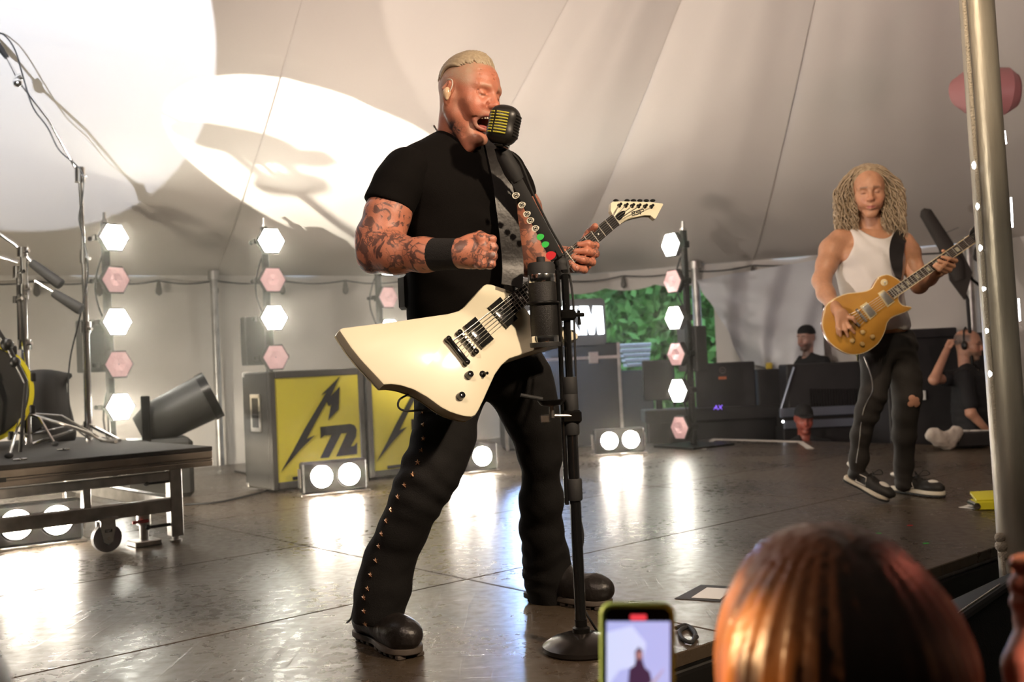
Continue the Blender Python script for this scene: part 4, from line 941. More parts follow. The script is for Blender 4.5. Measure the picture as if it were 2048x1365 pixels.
# ================================================================== THE WHITE GUITAR
def z4(a, b): return 660 + a / 3.1017, 520 + b / 3.1017
def z5(a, b): return 1020 + a / 4.0147, 380 + b / 4.0147
gO = P(945, 685, 2.72); gN_ = P(1233, 438, 3.105)
gn = (gN_ - gO).normalized()                        # along the neck
gl = (_r * .64 - _u * .77); gl = (gl - gn * gl.dot(gn)).normalized()   # towards the treble side
gz = gn.cross(gl).normalized()
if gz.dot(CAM - gO) < 0: gz = -gz
def G(x, y, lift=0.0): return PP(x, y, gO + gz * lift, gz)
CREAMP = mat('cream_lacquer', (.80, .74, .55), .42, coat=.25, noise=(2.5, .12), col2=(.72, .64, .44))
g = root('electric_guitar', gO - UP * .2, 'cream angular electric guitar with black hardware slung on the singer', 'guitar')
OUT = [(60, 440), (64, 428), (85, 420), (420, 378), (740, 332), (800, 315), (835, 290), (900, 218), (955, 158), (975, 148), (1000, 150), (1070, 172), (1135, 198), (1180, 270), (1215, 300), (1245, 340), (1300, 385), (1440, 408), (1510, 432), (1542, 462), (1540, 488), (1500, 500), (1400, 528), (1250, 568), (1115, 612), (1065, 655), (1025, 712), (990, 790), (955, 868), (925, 930), (905, 962), (880, 975), (840, 972), (790, 960), (740, 942), (690, 915), (600, 850), (520, 805), (440, 780), (380, 772), (335, 775), (260, 695), (190, 620), (130, 545)]
loop = [G(*z4(*q)) for q in OUT]
gb = mk('body', prism(loop, gz, .042, .005), CREAMP, g, smooth=None)
mk('body_back_edge', prism([p - gz * .043 for p in loop], gz, .002), mat('guitar_back', (.70, .62, .42), .3), g)  # thin back plate in a darker cream
nu, nl = z5(825, 195), z5(885, 275); eu, el = z4(1085, 240), z4(1155, 335)
FB = mat('ebony', (.014, .011, .010), .35); NICK = mat('fret_wire', (.80, .77, .70), .35, .35)
lift = .008
mk('fretboard', prism([G(*nu, lift), G(*nl, lift), G(*el, lift), G(*eu, lift)], gz, .007, .001), FB, g, smooth=False)
ax0, ax1 = (G(*nu, 0) + G(*nl, 0)) / 2, (G(*eu, 0) + G(*el, 0)) / 2
mk('neck', tube([ax0 - gz * .016, (ax0 + ax1) / 2 - gz * .018, ax1 - gz * .024 - gn * .04], [.017, .019, .024], 16), CREAMP, g)
NU, NL, EU_, EL_ = G(*nu, lift), G(*nl, lift), G(*eu, lift), G(*el, lift)
tot = 1 - 2 ** (-22 / 12)
for k in range(1, 23):
    s = (1 - 2 ** (-k / 12)) / tot
    if s > .995: continue
    a, b = NU.lerp(EU_, s), NL.lerp(EL_, s); mk('fret', tube([a + gz * .0012, b + gz * .0012], .0013, 6), NICK, g)
for k in (3, 5, 7, 9, 12, 15, 17, 19, 21):
    s = ((1 - 2 ** (-k / 12)) + (1 - 2 ** (-(k - 1) / 12))) / 2 / tot; a, b = NU.lerp(EU_, s), NL.lerp(EL_, s)
    for t_ in ((.5,) if k != 12 else (.3, .7)): mk('inlay_dot', lathe([(.0032, 0), (.0032, .0006)], a.lerp(b, t_), gz, 12), mat('pearl', (.85, .85, .80), .3), g)
# headstock
HS = [(825, 195), (808, 165), (812, 104), (828, 93), (900, 90), (1020, 93), (1140, 98), (1226, 108), (1232, 118), (1172, 230), (1160, 232), (1130, 205), (1085, 204), (1040, 211), (960, 231), (920, 250), (885, 275)]
hl = -.002
hs = mk('headstock', prism([G(*z5(*q), hl) for q in HS], gz, .016, .002), CREAMP, g, smooth=None)
mk('nut', prism([G(*z5(819, 190), lift + .002), G(*z5(827, 195), lift + .002), G(*z5(890, 276), lift + .002), G(*z5(881, 277), lift + .002)], gz, .012), mat('bone', (.85, .82, .7), .4), g)
mk('truss_cover', prism(catmull([G(*z5(*q), hl + .003) for q in ((850, 215), (870, 190), (900, 170), (924, 168), (925, 186), (910, 215), (880, 243))], 3, True), gz, .003), GLOSSB, hs)
LOGO = {'E': [[(1004, 172), (978, 180), (981, 205), (1007, 198)], [(980, 192), (1003, 186)]], 'S': [[(1038, 164), (1012, 171), (1013, 184), (1037, 177), (1038, 190), (1012, 198)]], 'P': [[(1047, 196), (1043, 163), (1072, 156), (1073, 171), (1046, 179)]]}
for ch, strokes in LOGO.items(): mk('logo_letter', join(*[tube([G(*z5(*p), hl + .0006) for p in st_], .0016, 6) for st_ in strokes]), BLACK, hs)
for k in range(6):
    zx, zy = 874 + k * 51.5, 128 + k * 2
    mk('tuner_post', join(lathe([(.0065, 0), (.0065, .003), (.0045, .005), (.0042, .014), (.003, .015)], G(*z5(zx, zy), hl), gz, 14)), BLACKM, hs)
    bse = G(*z5(zx + 8, 98), hl - .010); mk('tuner_key', sphere(G(*z5(zx + (14 if k else -24), 86), hl - .012), (.009, .006, .005), 10), BLACKM, hs)
# pickups, bridge, tailpiece, knobs, switch
PK = [[(833, 408), (903, 350), (1020, 490), (950, 548)], [(988, 287), (1058, 227), (1168, 362), (1105, 420)]]
for q in PK:
    pk = mk('pickup', prism([G(*z4(*p), .012) for p in q], gz, .012, .003), GLOSSB, g, smooth=None)
for a, b, r in (((735, 490), (850, 635), .0072), ((805, 450), (905, 570), .0070)):
    A, B = G(*z4(*a), .012), G(*z4(*b), .012)
    br = mk('bridge' if a[0] > 780 else 'tailpiece', tube([A, A.lerp(B, .06), A.lerp(B, .94), B], [r * 1.25, r, r, r * 1.25], 12), GLOSSB, g)
    for e in (A, B): mk('bridge_post', lathe([(.0075, -.012), (.0075, .004), (.004, .006)], e, gz, 12), BLACKM, br)
    if a[0] > 780:
        for k in range(6): mk('saddle', box(A.lerp(B, .17 + k * .132) + gz * .006, (.008, .007, .004), axes(gn, gl, gz), .001), STEEL, br)
for q in ((857, 720), (805, 851)):
    mk('control_knob', lathe([(.0105, 0), (.0105, .006), (.0085, .017), (.006, .018)], G(*z4(*q), 0), gz, 20), GLOSSB, g)
sw = G(*z4(946, 710), 0); mk('toggle_switch', join(lathe([(.009, 0), (.009, .003), (.005, .005)], sw, gz, 16), tube([sw + gz * .004, sw + gz * .022 + gl * .006], [.0025, .004], 8)), BLACKM, g)
BA, BB = G(*z4(735, 490), .014), G(*z4(850, 635), .014)
for k in range(6):
    s = .13 + .148 * k; n0 = NU.lerp(NL, .10 + .16 * k) + gz * .004; b0 = BA.lerp(BB, s) + gz * .002; m0 = G(*z4(805 + 100 * (.10 + .155 * k), 450 + 120 * (.10 + .155 * k)), .020)
    tp = G(*z5(874 + k * 51.5, 128 + k * 2), hl + .008)
    mk('string', tube([tp, n0, m0, b0], .00065 + .00012 * (5 - k), 5), STEEL, g)
# strap
sp = [(983, 276, 2.93), (990, 300, 2.875), (1002, 350, 2.835), (1012, 410, 2.82), (1020, 470, 2.82), (1026, 530, 2.825), (1024, 572, 2.80)]
sw_ = [.050, .052, .054, .058, .060, .062, .060]; cs = catmull([P(*q) for q in sp], 5); cw = [sw_[min(int(i / 5), 6)] + (sw_[min(int(i / 5) + 1, 6)] - sw_[min(int(i / 5), 6)]) * (i % 5) / 5 for i in range(len(cs))]
STRAPM = mat('strap_leather', (.014, .012, .0115), .42, bump=(70, .12), noise=(12, .3))
mk('strap', ribbon(cs, cw, [(_r * .30 - _f + _u * .1)] * len(cs), .004), STRAPM, g, smooth=None)
bk = catmull([P(983, 276, 2.93), P(968, 275, 3.03), P(930, 330, 3.11), P(880, 430, 3.12), P(850, 560, 3.11), P(838, 680, 3.02), P(825, 760, 2.80), P(817, 776, 2.66)], 4)
mk('strap_back', ribbon(bk, .05, [(-_r * .3 + _f)] * len(bk), .004), STRAPM, g, smooth=None)
# output jack, cable
jk = G(*z4(485, 795), -.02)
mk('strap_button', lathe([(.010, 0), (.006, .006), (.006, .010), (.009, .013)], jk, -gl, 14), CHROME, g)
cb = [jk - _u * .02, P(*z4(478, 840), 2.63), P(*z4(430, 870), 2.62), P(*z4(425, 915), 2.62), P(*z4(470, 938), 2.64), P(*z4(560, 935), 2.67), P(*z4(660, 940), 2.70), P(*z4(735, 955), 2.72)]
mk('cable', tube(catmull(cb, 6), .0028, 8), RUBBER, g); mk('cable_plug', join(cyl(P(*z4(665, 942), 2.70), P(*z4(740, 958), 2.71), .0085, 12), cyl(P(*z4(735, 955), 2.71), P(*z4(745, 985), 2.71), .006, 12)), CHROME, g)

# ================================================================== MICROPHONE STAND
bs = PZ(1149, 1302); bs.z = 0
def pole_at(z): return Vector((bs.x, bs.y, z))
zt = P(1131, 540, bs.y).z
bs.x = (P(1163, 1270, bs.y).x)
st = root('microphone_stand', pole_at(0), 'black round-base microphone stand with angled arm and bottle holder', 'microphone stand')
mk('base', lathe([(.105, 0), (.110, .006), (.108, .016), (.085, .032), (.05, .044), (.022, .050), (.020, .058)], pole_at(0), UP, 56), mat('stand_base', (.045, .038, .034), .24, .7, noise=(14, .4)), st)
mk('base_collar', lathe([(.024, .05), (.024, .062), (.017, .066), (.017, .085)], pole_at(0), UP, 24), BLACKM, st)
mk('lower_tube', cyl(pole_at(.06), pole_at(.62), .0155, 20), GLOSSB, st)
mk('upper_tube', cyl(pole_at(.58), pole_at(zt), .0105, 18), GLOSSB, st)
mk('rod', cyl(pole_at(.40) + Vector((-.024, -.004, 0)), pole_at(zt) + Vector((-.020, -.004, 0)), .0065, 12), GLOSSB, st)
for z, h in ((.70, .05), (.645, .06), (.59, .05), (.41, .06)):
    mk('clutch', lathe([(.019, 0), (.021, .004), (.021, h - .004), (.019, h)], pole_at(z), UP, 24), RUBBER, st)
ab, at_ = P(1122, 528, 2.86), P(1002, 300, 2.75); ad = (at_ - ab).normalized()
mk('elbow_joint', join(sphere(ab, .022, 14), cyl(pole_at(zt - .02), ab, .015, 14)), RUBBER, st)
mk('arm', tube([ab, ab.lerp(at_, .5), at_], [.013, .0125, .012], 16), BLACKM, st)
an = -_f; sd = ad.cross(an).normalized()
if sd.dot(_r) > 0: sd = -sd
hp = [ab.lerp(at_, .05) - sd * .016, ab.lerp(at_, .80) - sd * .014, ab.lerp(at_, .80) + sd * .018, ab.lerp(at_, .05) + sd * .022]
mk('pick_holder', prism([p - _f * .014 for p in hp], an, .012, .003), RUBBER, st)
mk('grip_clip', tube([ab.lerp(at_, .74), ab.lerp(at_, .82), ab.lerp(at_, .95), at_ + ad * .01], [.020, .024, .021, .015], 16), RUBBER, st)
mk('arm_cable', tube(catmull([at_ - sd * .012 + ad * .0, ab.lerp(at_, .85) - sd * .03, ab.lerp(at_, .6) - sd * .022, ab.lerp(at_, .3) - sd * .020, ab.lerp(at_, .06) - sd * .022, P(1138, 545, 2.84), P(1146, 600, 2.84), P(1150, 700, 2.845), P(1153, 800, 2.85), P(1150, 870, 2.84), P(1139, 910, 2.84), P(1140, 960, 2.84), P(1158, 1030, 2.845), P(1166, 1080, 2.85), P(1152, 1140, 2.845), P(1154, 1190, 2.85), P(1180, 1240, 2.84), PZ(1200, 1275) + UP * .006], 6), .0034, 8), RUBBER, st)
# bottle bracket on the stand
bc = P(1087, 604, 2.765); bt, bb = P(1083, 548, 2.765), P(1091, 690, 2.765); bax = (bt - bb).normalized()
ringc = bb + bax * .112
mk('bottle_ring', tube([ringc + (frame(bax)[0] * math.cos(a) + frame(bax)[1] * math.sin(a)) * .0405 for a in np.linspace(0, 2 * math.pi, 33)], .0045, 8, False), BLACKM, st)
mk('bottle_tray', lathe([(.041, -.006), (.042, 0), (.042, .006)], bb, bax, 32), RUBBER, st)
mk('bottle_strut', tube([bb + _r * .04, bb + _r * .041 + bax * .06, ringc + _r * .041], .005, 8), BLACKM, st)
mk('bottle_arm', join(tube([ringc + _r * .04 - UP * .012, pole_at(P(1140, 632, 2.87).z) + Vector((-.02, -.02, 0))], .008, 10), box(pole_at(P(1140, 632, 2.87).z), (.05, .045, .03), None, .006)), BLACKM, st)
wz = P(1158, 630, 2.86); mk('wing_bolt', join(cyl(pole_at(wz.z), wz + _r * .012, .006, 10), tube([wz + UP * .012, wz - UP * .004, wz - UP * .028], [.004, .003, .006], 8)), BLACKM, st)
# small tray clamped lower down
tc_ = P(1103, 803, 2.80)
mk('pick_tray', lathe([(.008, -.014), (.030, -.010), (.038, .0), (.040, .004), (.036, .004), (.028, -.004), (.002, -.006)], tc_, UP, 28), BLACKM, st)
mk('tray_post', join(cyl(tc_ - UP * .014, tc_ - UP * .045, .008, 12), box(P(1090, 838, 2.81), (.028, .02, .022), None, .003), tube([tc_ - UP * .04, pole_at(P(1140, 830, 2.87).z) + Vector((0, -.02, 0))], .005, 8)), STEEL, st)
mk('tray_clamp', box(pole_at(P(1140, 832, 2.87).z), (.055, .05, .036), None, .006), BLACKM, st)
mk('slide_bar', tube([P(1041, 791, 2.79), P(1085, 799, 2.80)], .006, 10), RUBBER, st)
# bottle
bw = root('drink_bottle', bb, 'matte black insulated bottle with steel bands in the stand holder', 'bottle')
mk('bottle_body', lathe([(.035, .002), (.0375, .008), (.0375, .155), (.0370, .168)], bb, bax, 40), mat('powder_black', (.011, .010, .009), .45, bump=(500, .3)), bw)
mk('base_band', lathe([(.0382, .006), (.0385, .008), (.0385, .022), (.0382, .024)], bb, bax, 40), CHROME, bw)
mk('neck_band', lathe([(.0372, .168), (.0378, .170), (.0378, .188), (.0372, .190)], bb, bax, 40), CHROME, bw)
mk('lid', lathe([(.0372, .190), (.0372, .215), (.033, .222), (.012, .224), (.012, .236), (.010, .238)], bb, bax, 36), RUBBER, bw)
bcam = (CAM - bb); bcam = (bcam - bax * bcam.dot(bax)).normalized(); bside = bax.cross(bcam)
if bside.dot(_r) < 0: bside = -bside
rn = (bcam * .60 + bside * .80).normalized()
mk('bottle_mark', text_geo('YETI', ringc + rn * .0456 - bside * .012 - bax * .0035, (bside * .75 - bcam * .66), bax, .007, .0004, bold=.01), STEEL, bw)
# microphone
mc = P(1007, 251, 2.71); ma = math.radians(11)
mU = (_u * math.cos(ma) + _r * math.sin(ma)).normalized(); mF = (-_f * .985 - _r * .17); mF = (mF - mU * mF.dot(mU)).normalized(); mX = mU.cross(mF) * -1
if mX.dot(_r) < 0: mX = -mX
MM = np.array([[mX[i], mF[i], mU[i]] for i in range(3)])
mp = root('microphone', mc - mU * .05, 'vintage slotted black microphone with yellow ribs at the singer mouth', 'microphone')
f = Field(npv(mc) - .08, npv(mc) + .08, .0022)
def mpt(x, y, z): return mc + mX * x + mF * y + mU * z
for sx in (-1, 1):
    for sz in (-1, 1): f.cone(mpt(sx * .014, -.012, sz * .024), .0215, mpt(sx * .014, .012, sz * .024), .0215, .02)
f.cone(mpt(-.014, 0, -.022), .0235, mpt(-.014, 0, .022), .0235, .02); f.cone(mpt(.014, 0, -.022), .0235, mpt(.014, 0, .022), .0235, .02); f.ell(mc, (.033, .032, .044), MM, .02)
mk('shell', f.mesh(1), mat('mic_shell', (.018, .016, .014), .38), mp, smooth=True)
YRIB = mat('yellow_rib', (.55, .50, .06), .4)
mtree = tree_of(f.mesh(0))
for k in range(8):
    z = .027 - k * .0077
    for x0, x1 in ((-.033, -.023), (-.0165, .0165)):
        pts = []
        for s in np.linspace(x0, x1, 5):
            h = mtree.ray_cast(mpt(s, .2, z), -mF)[0]
            if h: pts.append(h + mF * .0008)
        if len(pts) > 1: mk('rib', tube(pts, .0022, 6), YRIB, mp)
    pts = [p for p in (mtree.ray_cast(mpt(.2, s, z), -mX)[0] for s in np.linspace(-.026, .026, 7)) if p]
    if len(pts) > 1: mk('side_rib', tube(pts, .0028, 6), MATS['mic_shell'], mp)
mk('swivel', join(box(mpt(0, 0, -.050), (.030, .024, .016), Matrix(MM.tolist()), .004), tube([mpt(0, 0, -.052), at_ + ad * .005], .010, 12)), BLACKM, mp)
mk('thumb_screw', cyl(mpt(.012, 0, -.052), mpt(.026, 0, -.056), .007, 12), CHROME, mp)
# guitar picks along the arm
PICKW = mat('ivory_pick', (.80, .76, .62), .4)
for i, (x, y) in enumerate(((1033, 391), (1045, 410), (1055, 428), (1062, 441), (1072, 457), (1082, 474), (1092, 489), (1103, 511))):
    c = P(x - 1, y, 2.735 + .011 * i); m_ = PICKW if i < 5 else (mat('green_pick', (.04, .55, .08), .4) if i < 7 else mat('red_pick', (.60, .02, .03), .4)); k = 1.15 if i == 7 else .84
    dr = (sd * 1.0 + ad * .15).normalized(); pr = dr.cross(an).normalized()
    lp = [c + (dr * (.0125 * math.cos(a)) + pr * ((.010 + .002 * math.cos(a)) * math.sin(a))) * k for a in np.linspace(0, 2 * math.pi, 19)[:-1]]
    if i < 5: lab, gr = ('topmost', 'second from the top', 'middle', 'second above the green picks', 'directly above the green picks')[i] + ' ivory pick with dark emblem on the stand arm' if i in (0, 2) else 'ivory pick with dark emblem on the stand arm, ' + ('', 'second from the top', '', 'second above the green picks', 'directly above the green picks')[i], 'ivory picks on the stand arm'
    elif i < 7: lab, gr = 'green guitar pick on the stand arm next to the %s pick' % ('ivory' if i == 5 else 'red'), 'green picks on the stand arm'
    else: lab, gr = 'large red guitar pick at the elbow of the stand arm', None
    p_ = mk('guitar_pick', prism(lp, an, .0015), m_, None, lab, 'guitar pick', gr, smooth=False)
    if i < 5:
        ring = [c + an * .0006 + (dr * math.cos(a) + pr * math.sin(a)) * .0058 for a in np.linspace(0, 2 * math.pi, 15)]
        mk('pick_emblem', join(tube(ring, .0008, 5, False), tube([c + an * .0006 + dr * .006 + pr * .004, c + an * .0006 - dr * .006 - pr * .004], .0008, 5), tube([c + an * .0006 + dr * .006 - pr * .004, c + an * .0006 - dr * .006 + pr * .004], .0008, 5), sphere(c + an * .0006, .0024, 8)), BLACK, p_)
# ================================================================== THE LEAD GUITARIST
DD = 5.30
TAN = (.56, .285, .165)
gtr = root('person', PZ(1770, 985), 'long-haired man in white vest playing the gold-topped guitar', 'person')
gF = (-_f * math.cos(math.radians(14)) - _r * math.sin(math.radians(14)) - _u * .16); gU = (_u - _r * .07)
h2 = Head(P(1737, 383, DD - .06), gF, gU, 1.02)
f = Field(*bbox([h2.p(a, b, c) for a in (-.1, .1) for b in (-.12, .13) for c in (-.16, .14)] + [P(1745, 475, DD)], .04), .0034)
h2.build(f); f.cone(h2.p(0, -.03, -.04), .055, P(1745, 478, DD + .02), .062, .03); f.cone(P(1745, 470, DD + .02), .06, P(1748, 500, DD), .09, .04)
g1 = f.mesh(1); c1, q = h2.paint(g1[0], TAN, brow=(.16, .09, .05), browamt=.75)
c1 = mix(c1, (.30, .14, .09), .45 * np.exp(-(((np.abs(q[:, 0]) - .031) / .016) ** 2 + ((q[:, 2] - .002) / .010) ** 2)) * smst(q[:, 1], .06, .075))
M2 = np.array([[_r[i], -_f[i], _u[i]] for i in range(3)])
sp2 = [(1742, 487, DD, .150, .088), (1740, 515, DD, .168, .108), (1739, 550, DD, .160, .110), (1744, 590, DD, .150, .105), (1752, 630, DD, .150, .105), (1760, 665, DD, .155, .108)]
ra = [(1680, 482, DD, 24), (1664, 500, DD - .02, 24), (1653, 530, DD - .06, 20), (1643, 562, DD - .10, 17)]; rf = [(1643, 562, DD - .10, 18), (1652, 588, DD - .17, 17), (1666, 610, DD - .23, 13), (1676, 624, DD - .28, 11)]
la = [(1806, 486, DD, 22), (1818, 505, DD, 21), (1829, 540, DD - .02, 18), (1838, 570, DD - .05, 16)]; lf = [(1838, 570, DD - .05, 17), (1858, 556, DD - .14, 15), (1878, 540, DD - .22, 12), (1888, 530, DD - .25, 11)]
f = Field(*rowbox(sp2 + ra + rf + la + lf + [(1920, 510, DD - .3, 0), (1680, 680, DD - .3, 0)], .12), .0048)
for a, b in zip(sp2[:-1], sp2[1:]):
    for k in range(3): r = [a[i] + (b[i] - a[i]) * k / 3 for i in range(5)]; f.ell(P(r[0], r[1], r[2]), (r[3], r[4], .055), M2, .03)
f.cone(P(1745, 474, DD), .05, P(1684, 484, DD), .05, .04); f.cone(P(1745, 474, DD), .05, P(1804, 488, DD), .048, .04)
f.ell(P(1712, 512, DD - .07), (.07, .03, .05), M2, .03); f.ell(P(1775, 514, DD - .07), (.07, .03, .05), M2, .03)
for r_ in (ra, rf, la, lf): pxchain(f, r_, .025)
# picking hand hangs over the strings
wd = DD - .30
f.ell(P(1684, 634, wd), (.036, .014, .042), M2, .015)
for ch in ([(1694, 634, wd), (1706, 637, wd - .02), (1711, 645, wd - .015)], [(1692, 644, wd), (1700, 655, wd - .022), (1709, 666, wd - .012)], [(1686, 647, wd), (1691, 660, wd - .022), (1696, 673, wd - .010)], [(1679, 645, wd), (1680, 660, wd - .015), (1681, 672, wd - .005)], [(1676, 638, wd), (1675, 655, wd - .01), (1676, 668, wd)]):
    f.chain([P(*p) for p in ch], [.0115, .0095, .0075], .006)
# fretting hand
wl = DD - .26
f.ell(P(1898, 524, wl + .01), (.034, .020, .036), M2, .015)
for ch in ([(1908, 517, wl), (1912, 522, wl - .05), (1898, 518, wl - .075), (1884, 514, wl - .072)], [(1904, 527, wl), (1907, 533, wl - .05), (1892, 527, wl - .078), (1877, 521, wl - .074)], [(1898, 534, wl), (1900, 541, wl - .05), (1884, 534, wl - .076), (1872, 528, wl - .07)], [(1892, 538, wl), (1891, 545, wl - .045), (1879, 540, wl - .07), (1868, 532, wl - .066)]):
    f.chain([P(*p) for p in ch], [.0115, .0105, .010, .008], .006)
f.chain([P(1894, 518, wl + .01), P(1892, 507, wl), P(1886, 502, wl - .03)], [.014, .011, .009], .008)
g2 = f.mesh(1)
l1 = [(1752, 690, DD + .02, 36), (1752, 760, DD - .03, 26), (1746, 794, DD - .06, 25), (1734, 826, DD - .04, 22), (1722, 871, DD, 19), (1718, 917, DD + .02, 17), (1714, 945, DD + .03, 15)]
l2 = [(1795, 690, DD + .05, 36), (1811, 760, DD + .03, 29), (1815, 794, DD + .02, 26), (1811, 826, DD + .05, 24), (1808, 871, DD + .10, 22), (1807, 930, DD + .18, 18), (1806, 968, DD + .20, 16)]
f = Field(*rowbox(l1 + l2, .1), .012); pxchain(f, [(a, b, c, d - 4) for a, b, c, d in l1], .03); pxchain(f, [(a, b, c, d - 4) for a, b, c, d in l2], .03); g3 = f.mesh(0)
GS = skin_material('guitarist_skin')
mk('body', njoin(g1, g2, g3), GS, gtr, cols=np.concatenate([c1, skin_cols(g2[0], TAN), skin_cols(g3[0], TAN)]), smooth=True)
# white vest
f = Field(*rowbox(sp2, .2), .0048)
for a, b in zip(sp2[:-1], sp2[1:]):
    for k in range(3): r = [a[i] + (b[i] - a[i]) * k / 3 for i in range(5)]; f.ell(P(r[0], r[1], r[2]), (r[3] + .007, r[4] + .007, .06), M2, .03)
f.cone(P(1745, 474, DD), .056, P(1684, 484, DD), .056, .04); f.cone(P(1745, 474, DD), .056, P(1804, 488, DD), .054, .04)
f.ell(P(1712, 512, DD - .07), (.075, .037, .056), M2, .03); f.ell(P(1775, 514, DD - .07), (.075, .037, .056), M2, .03)
f.ell(P(1749, 440, DD), (.098, .5, .110), M2, .01, 'sub'); f.ell(P(1660, 474, DD), (.098, .5, .148), M2, .01, 'sub'); f.ell(P(1834, 480, DD), (.094, .5, .148), M2, .01, 'sub')
f.plane(P(1760, 660, DD), -_u)
vest = ruffle(f.mesh(1), lambda V: .003 * np.sin(V[:, 2] * 40 + V[:, 0] * 55 + 3 * vnoise(V, 8, 2)) * smst(vnoise(V, 6, 3), -.2, .6) + .0025 * vnoise(V, 18, 4))
VESTM = mat('white_cotton', (.78, .74, .71), .8, bump=(250, .15))
mk('vest', vest, VESTM, gtr, smooth=True, label='white ribbed vest')
vt = tree_of(vest)
# jeans
f = Field(*rowbox(l1 + l2 + [(1775, 650, DD, 0)], .12), .006); pxchain(f, l1, .03); pxchain(f, l2, .03); f.ell(P(1768, 690, DD + .02), (.160, .115, .10), M2, .04)
jn = ruffle(f.mesh(1), lambda V: .003 * np.sin(V[:, 2] * 70 + 30 * V[:, 0] + 5 * vnoise(V, 7, 5)) * smst(vnoise(V, 6, 1), -.3, .5) + .003 * vnoise(V, 14, 6))
mk('jeans', jn, mat('charcoal_denim', (.022, .018, .016), .75, bump=(200, .3), noise=(8, .5), col2=(.035, .03, .027)), gtr, smooth=True, label='dark skinny jeans torn at one knee')
jt = tree_of(jn)
bd = []
for x, y in ((550, 240), (580, 320), (600, 400), (600, 470), (570, 530), (545, 590), (528, 690), (520, 770), (510, 850), (497, 930)):
    h, n = hit(jt, 1560 + x / 3.25, 640 + y / 3.25)
    if h: bd.append(h + n * .004)
mk('side_zip', tube(catmull(bd, 5), .0035, 6), STEEL, gtr)
for px_, py_ in ((1824, 797), (1832, 801), (1822, 808), (1834, 809)):
    h, n = hit(jt, px_, py_)
    if h: ex, ey, ez = frame(n); mk('knee_tear', lathe([(.0, -.004), (.018, .001), (.012, .003), (.002, .004)], h, n, 14), mat('knee_skin', (.60, .30, .20), .5), gtr)
# curly hair
rh = random.Random(11); tubes = []
for i in range(1000):
    ph = rh.uniform(-math.pi, math.pi); el_ = rh.uniform(.15, 1.15)
    front = math.cos(ph)                                # 1 = straight ahead
    if front > .45 and el_ < .75: continue
    x0, y0, z0 = .074 * math.sin(ph) * math.cos(el_), .092 * math.cos(ph) * math.cos(el_) - .012, .038 + .086 * math.sin(el_)
    sgn = 1 if math.sin(ph) > 0 else -1; L = rh.uniform(.26, .40); amp = rh.uniform(.004, .013); fq = rh.uniform(45, 120); p0 = rh.uniform(0, 6.3)
    ox, oy = sgn * rh.uniform(.058, .165), (y0 * .55 + rh.uniform(-.03, .02))
    pts, rs = [], []
    for k in range(26):
        s = k / 25; w = min(1, s * 2.2); w = w * w * (3 - 2 * w)
        bx, by = x0 + (ox - x0) * w, y0 + (min(oy, .045) - y0) * w; bz = z0 + .02 * math.sin(min(1, s * 3) * math.pi) - max(0, s - .10) * L
        a = fq * s * L + p0 + 1.5 * math.sin(s * 9 + p0); pts.append(h2.p(bx + amp * math.cos(a) * min(1, 4 * s), by + amp * math.sin(a) * min(1, 4 * s), bz)); rs.append((.0026 if s < .8 else .0026 * (1 - s) / .2 + .0006))
    tubes.append(tube(pts, rs, 4, False))
f = Field(*bbox([h2.p(a, b, c) for a in (-.12, .12) for b in (-.14, .12) for c in (-.16, .15)], .02), .005)
f.ell(h2.p(0, -.022, .042), (.092, .104, .102), h2.M, .02); 
for sx in (-1, 1): f.cone(h2.p(sx * .070, -.02, .02), .035, h2.p(sx * .100, -.02, -.10), .032, .03)
f.cone(h2.p(0, -.06, .0), .07, h2.p(0, -.06, -.13), .06, .03); f.ell(h2.p(0, .085, -.03), (.054, .08, .100), h2.M, .01, 'sub')
hb = f.mesh(1); HAIR2 = mat('grey_blond_curls', (.52, .40, .26), .5, noise=(60, .7), col2=(.24, .17, .10))
mk('hair', hb, HAIR2, gtr, smooth=True); mk('curls', join(*tubes), HAIR2, gtr, smooth=True, kind='stuff')
for k in range(15):
    a = math.pi * (k / 14); h, n = hit(tree_of(g1) if k == 0 else gt1, 1748 - 26 * math.cos(a), 452 + 20 * math.sin(a)) if k else (None, None)
    if k == 0: gt1 = tree_of(g1); continue
    if h: mk('necklace_bead', sphere(h + n * .004, .005, 6), STEEL, gtr)
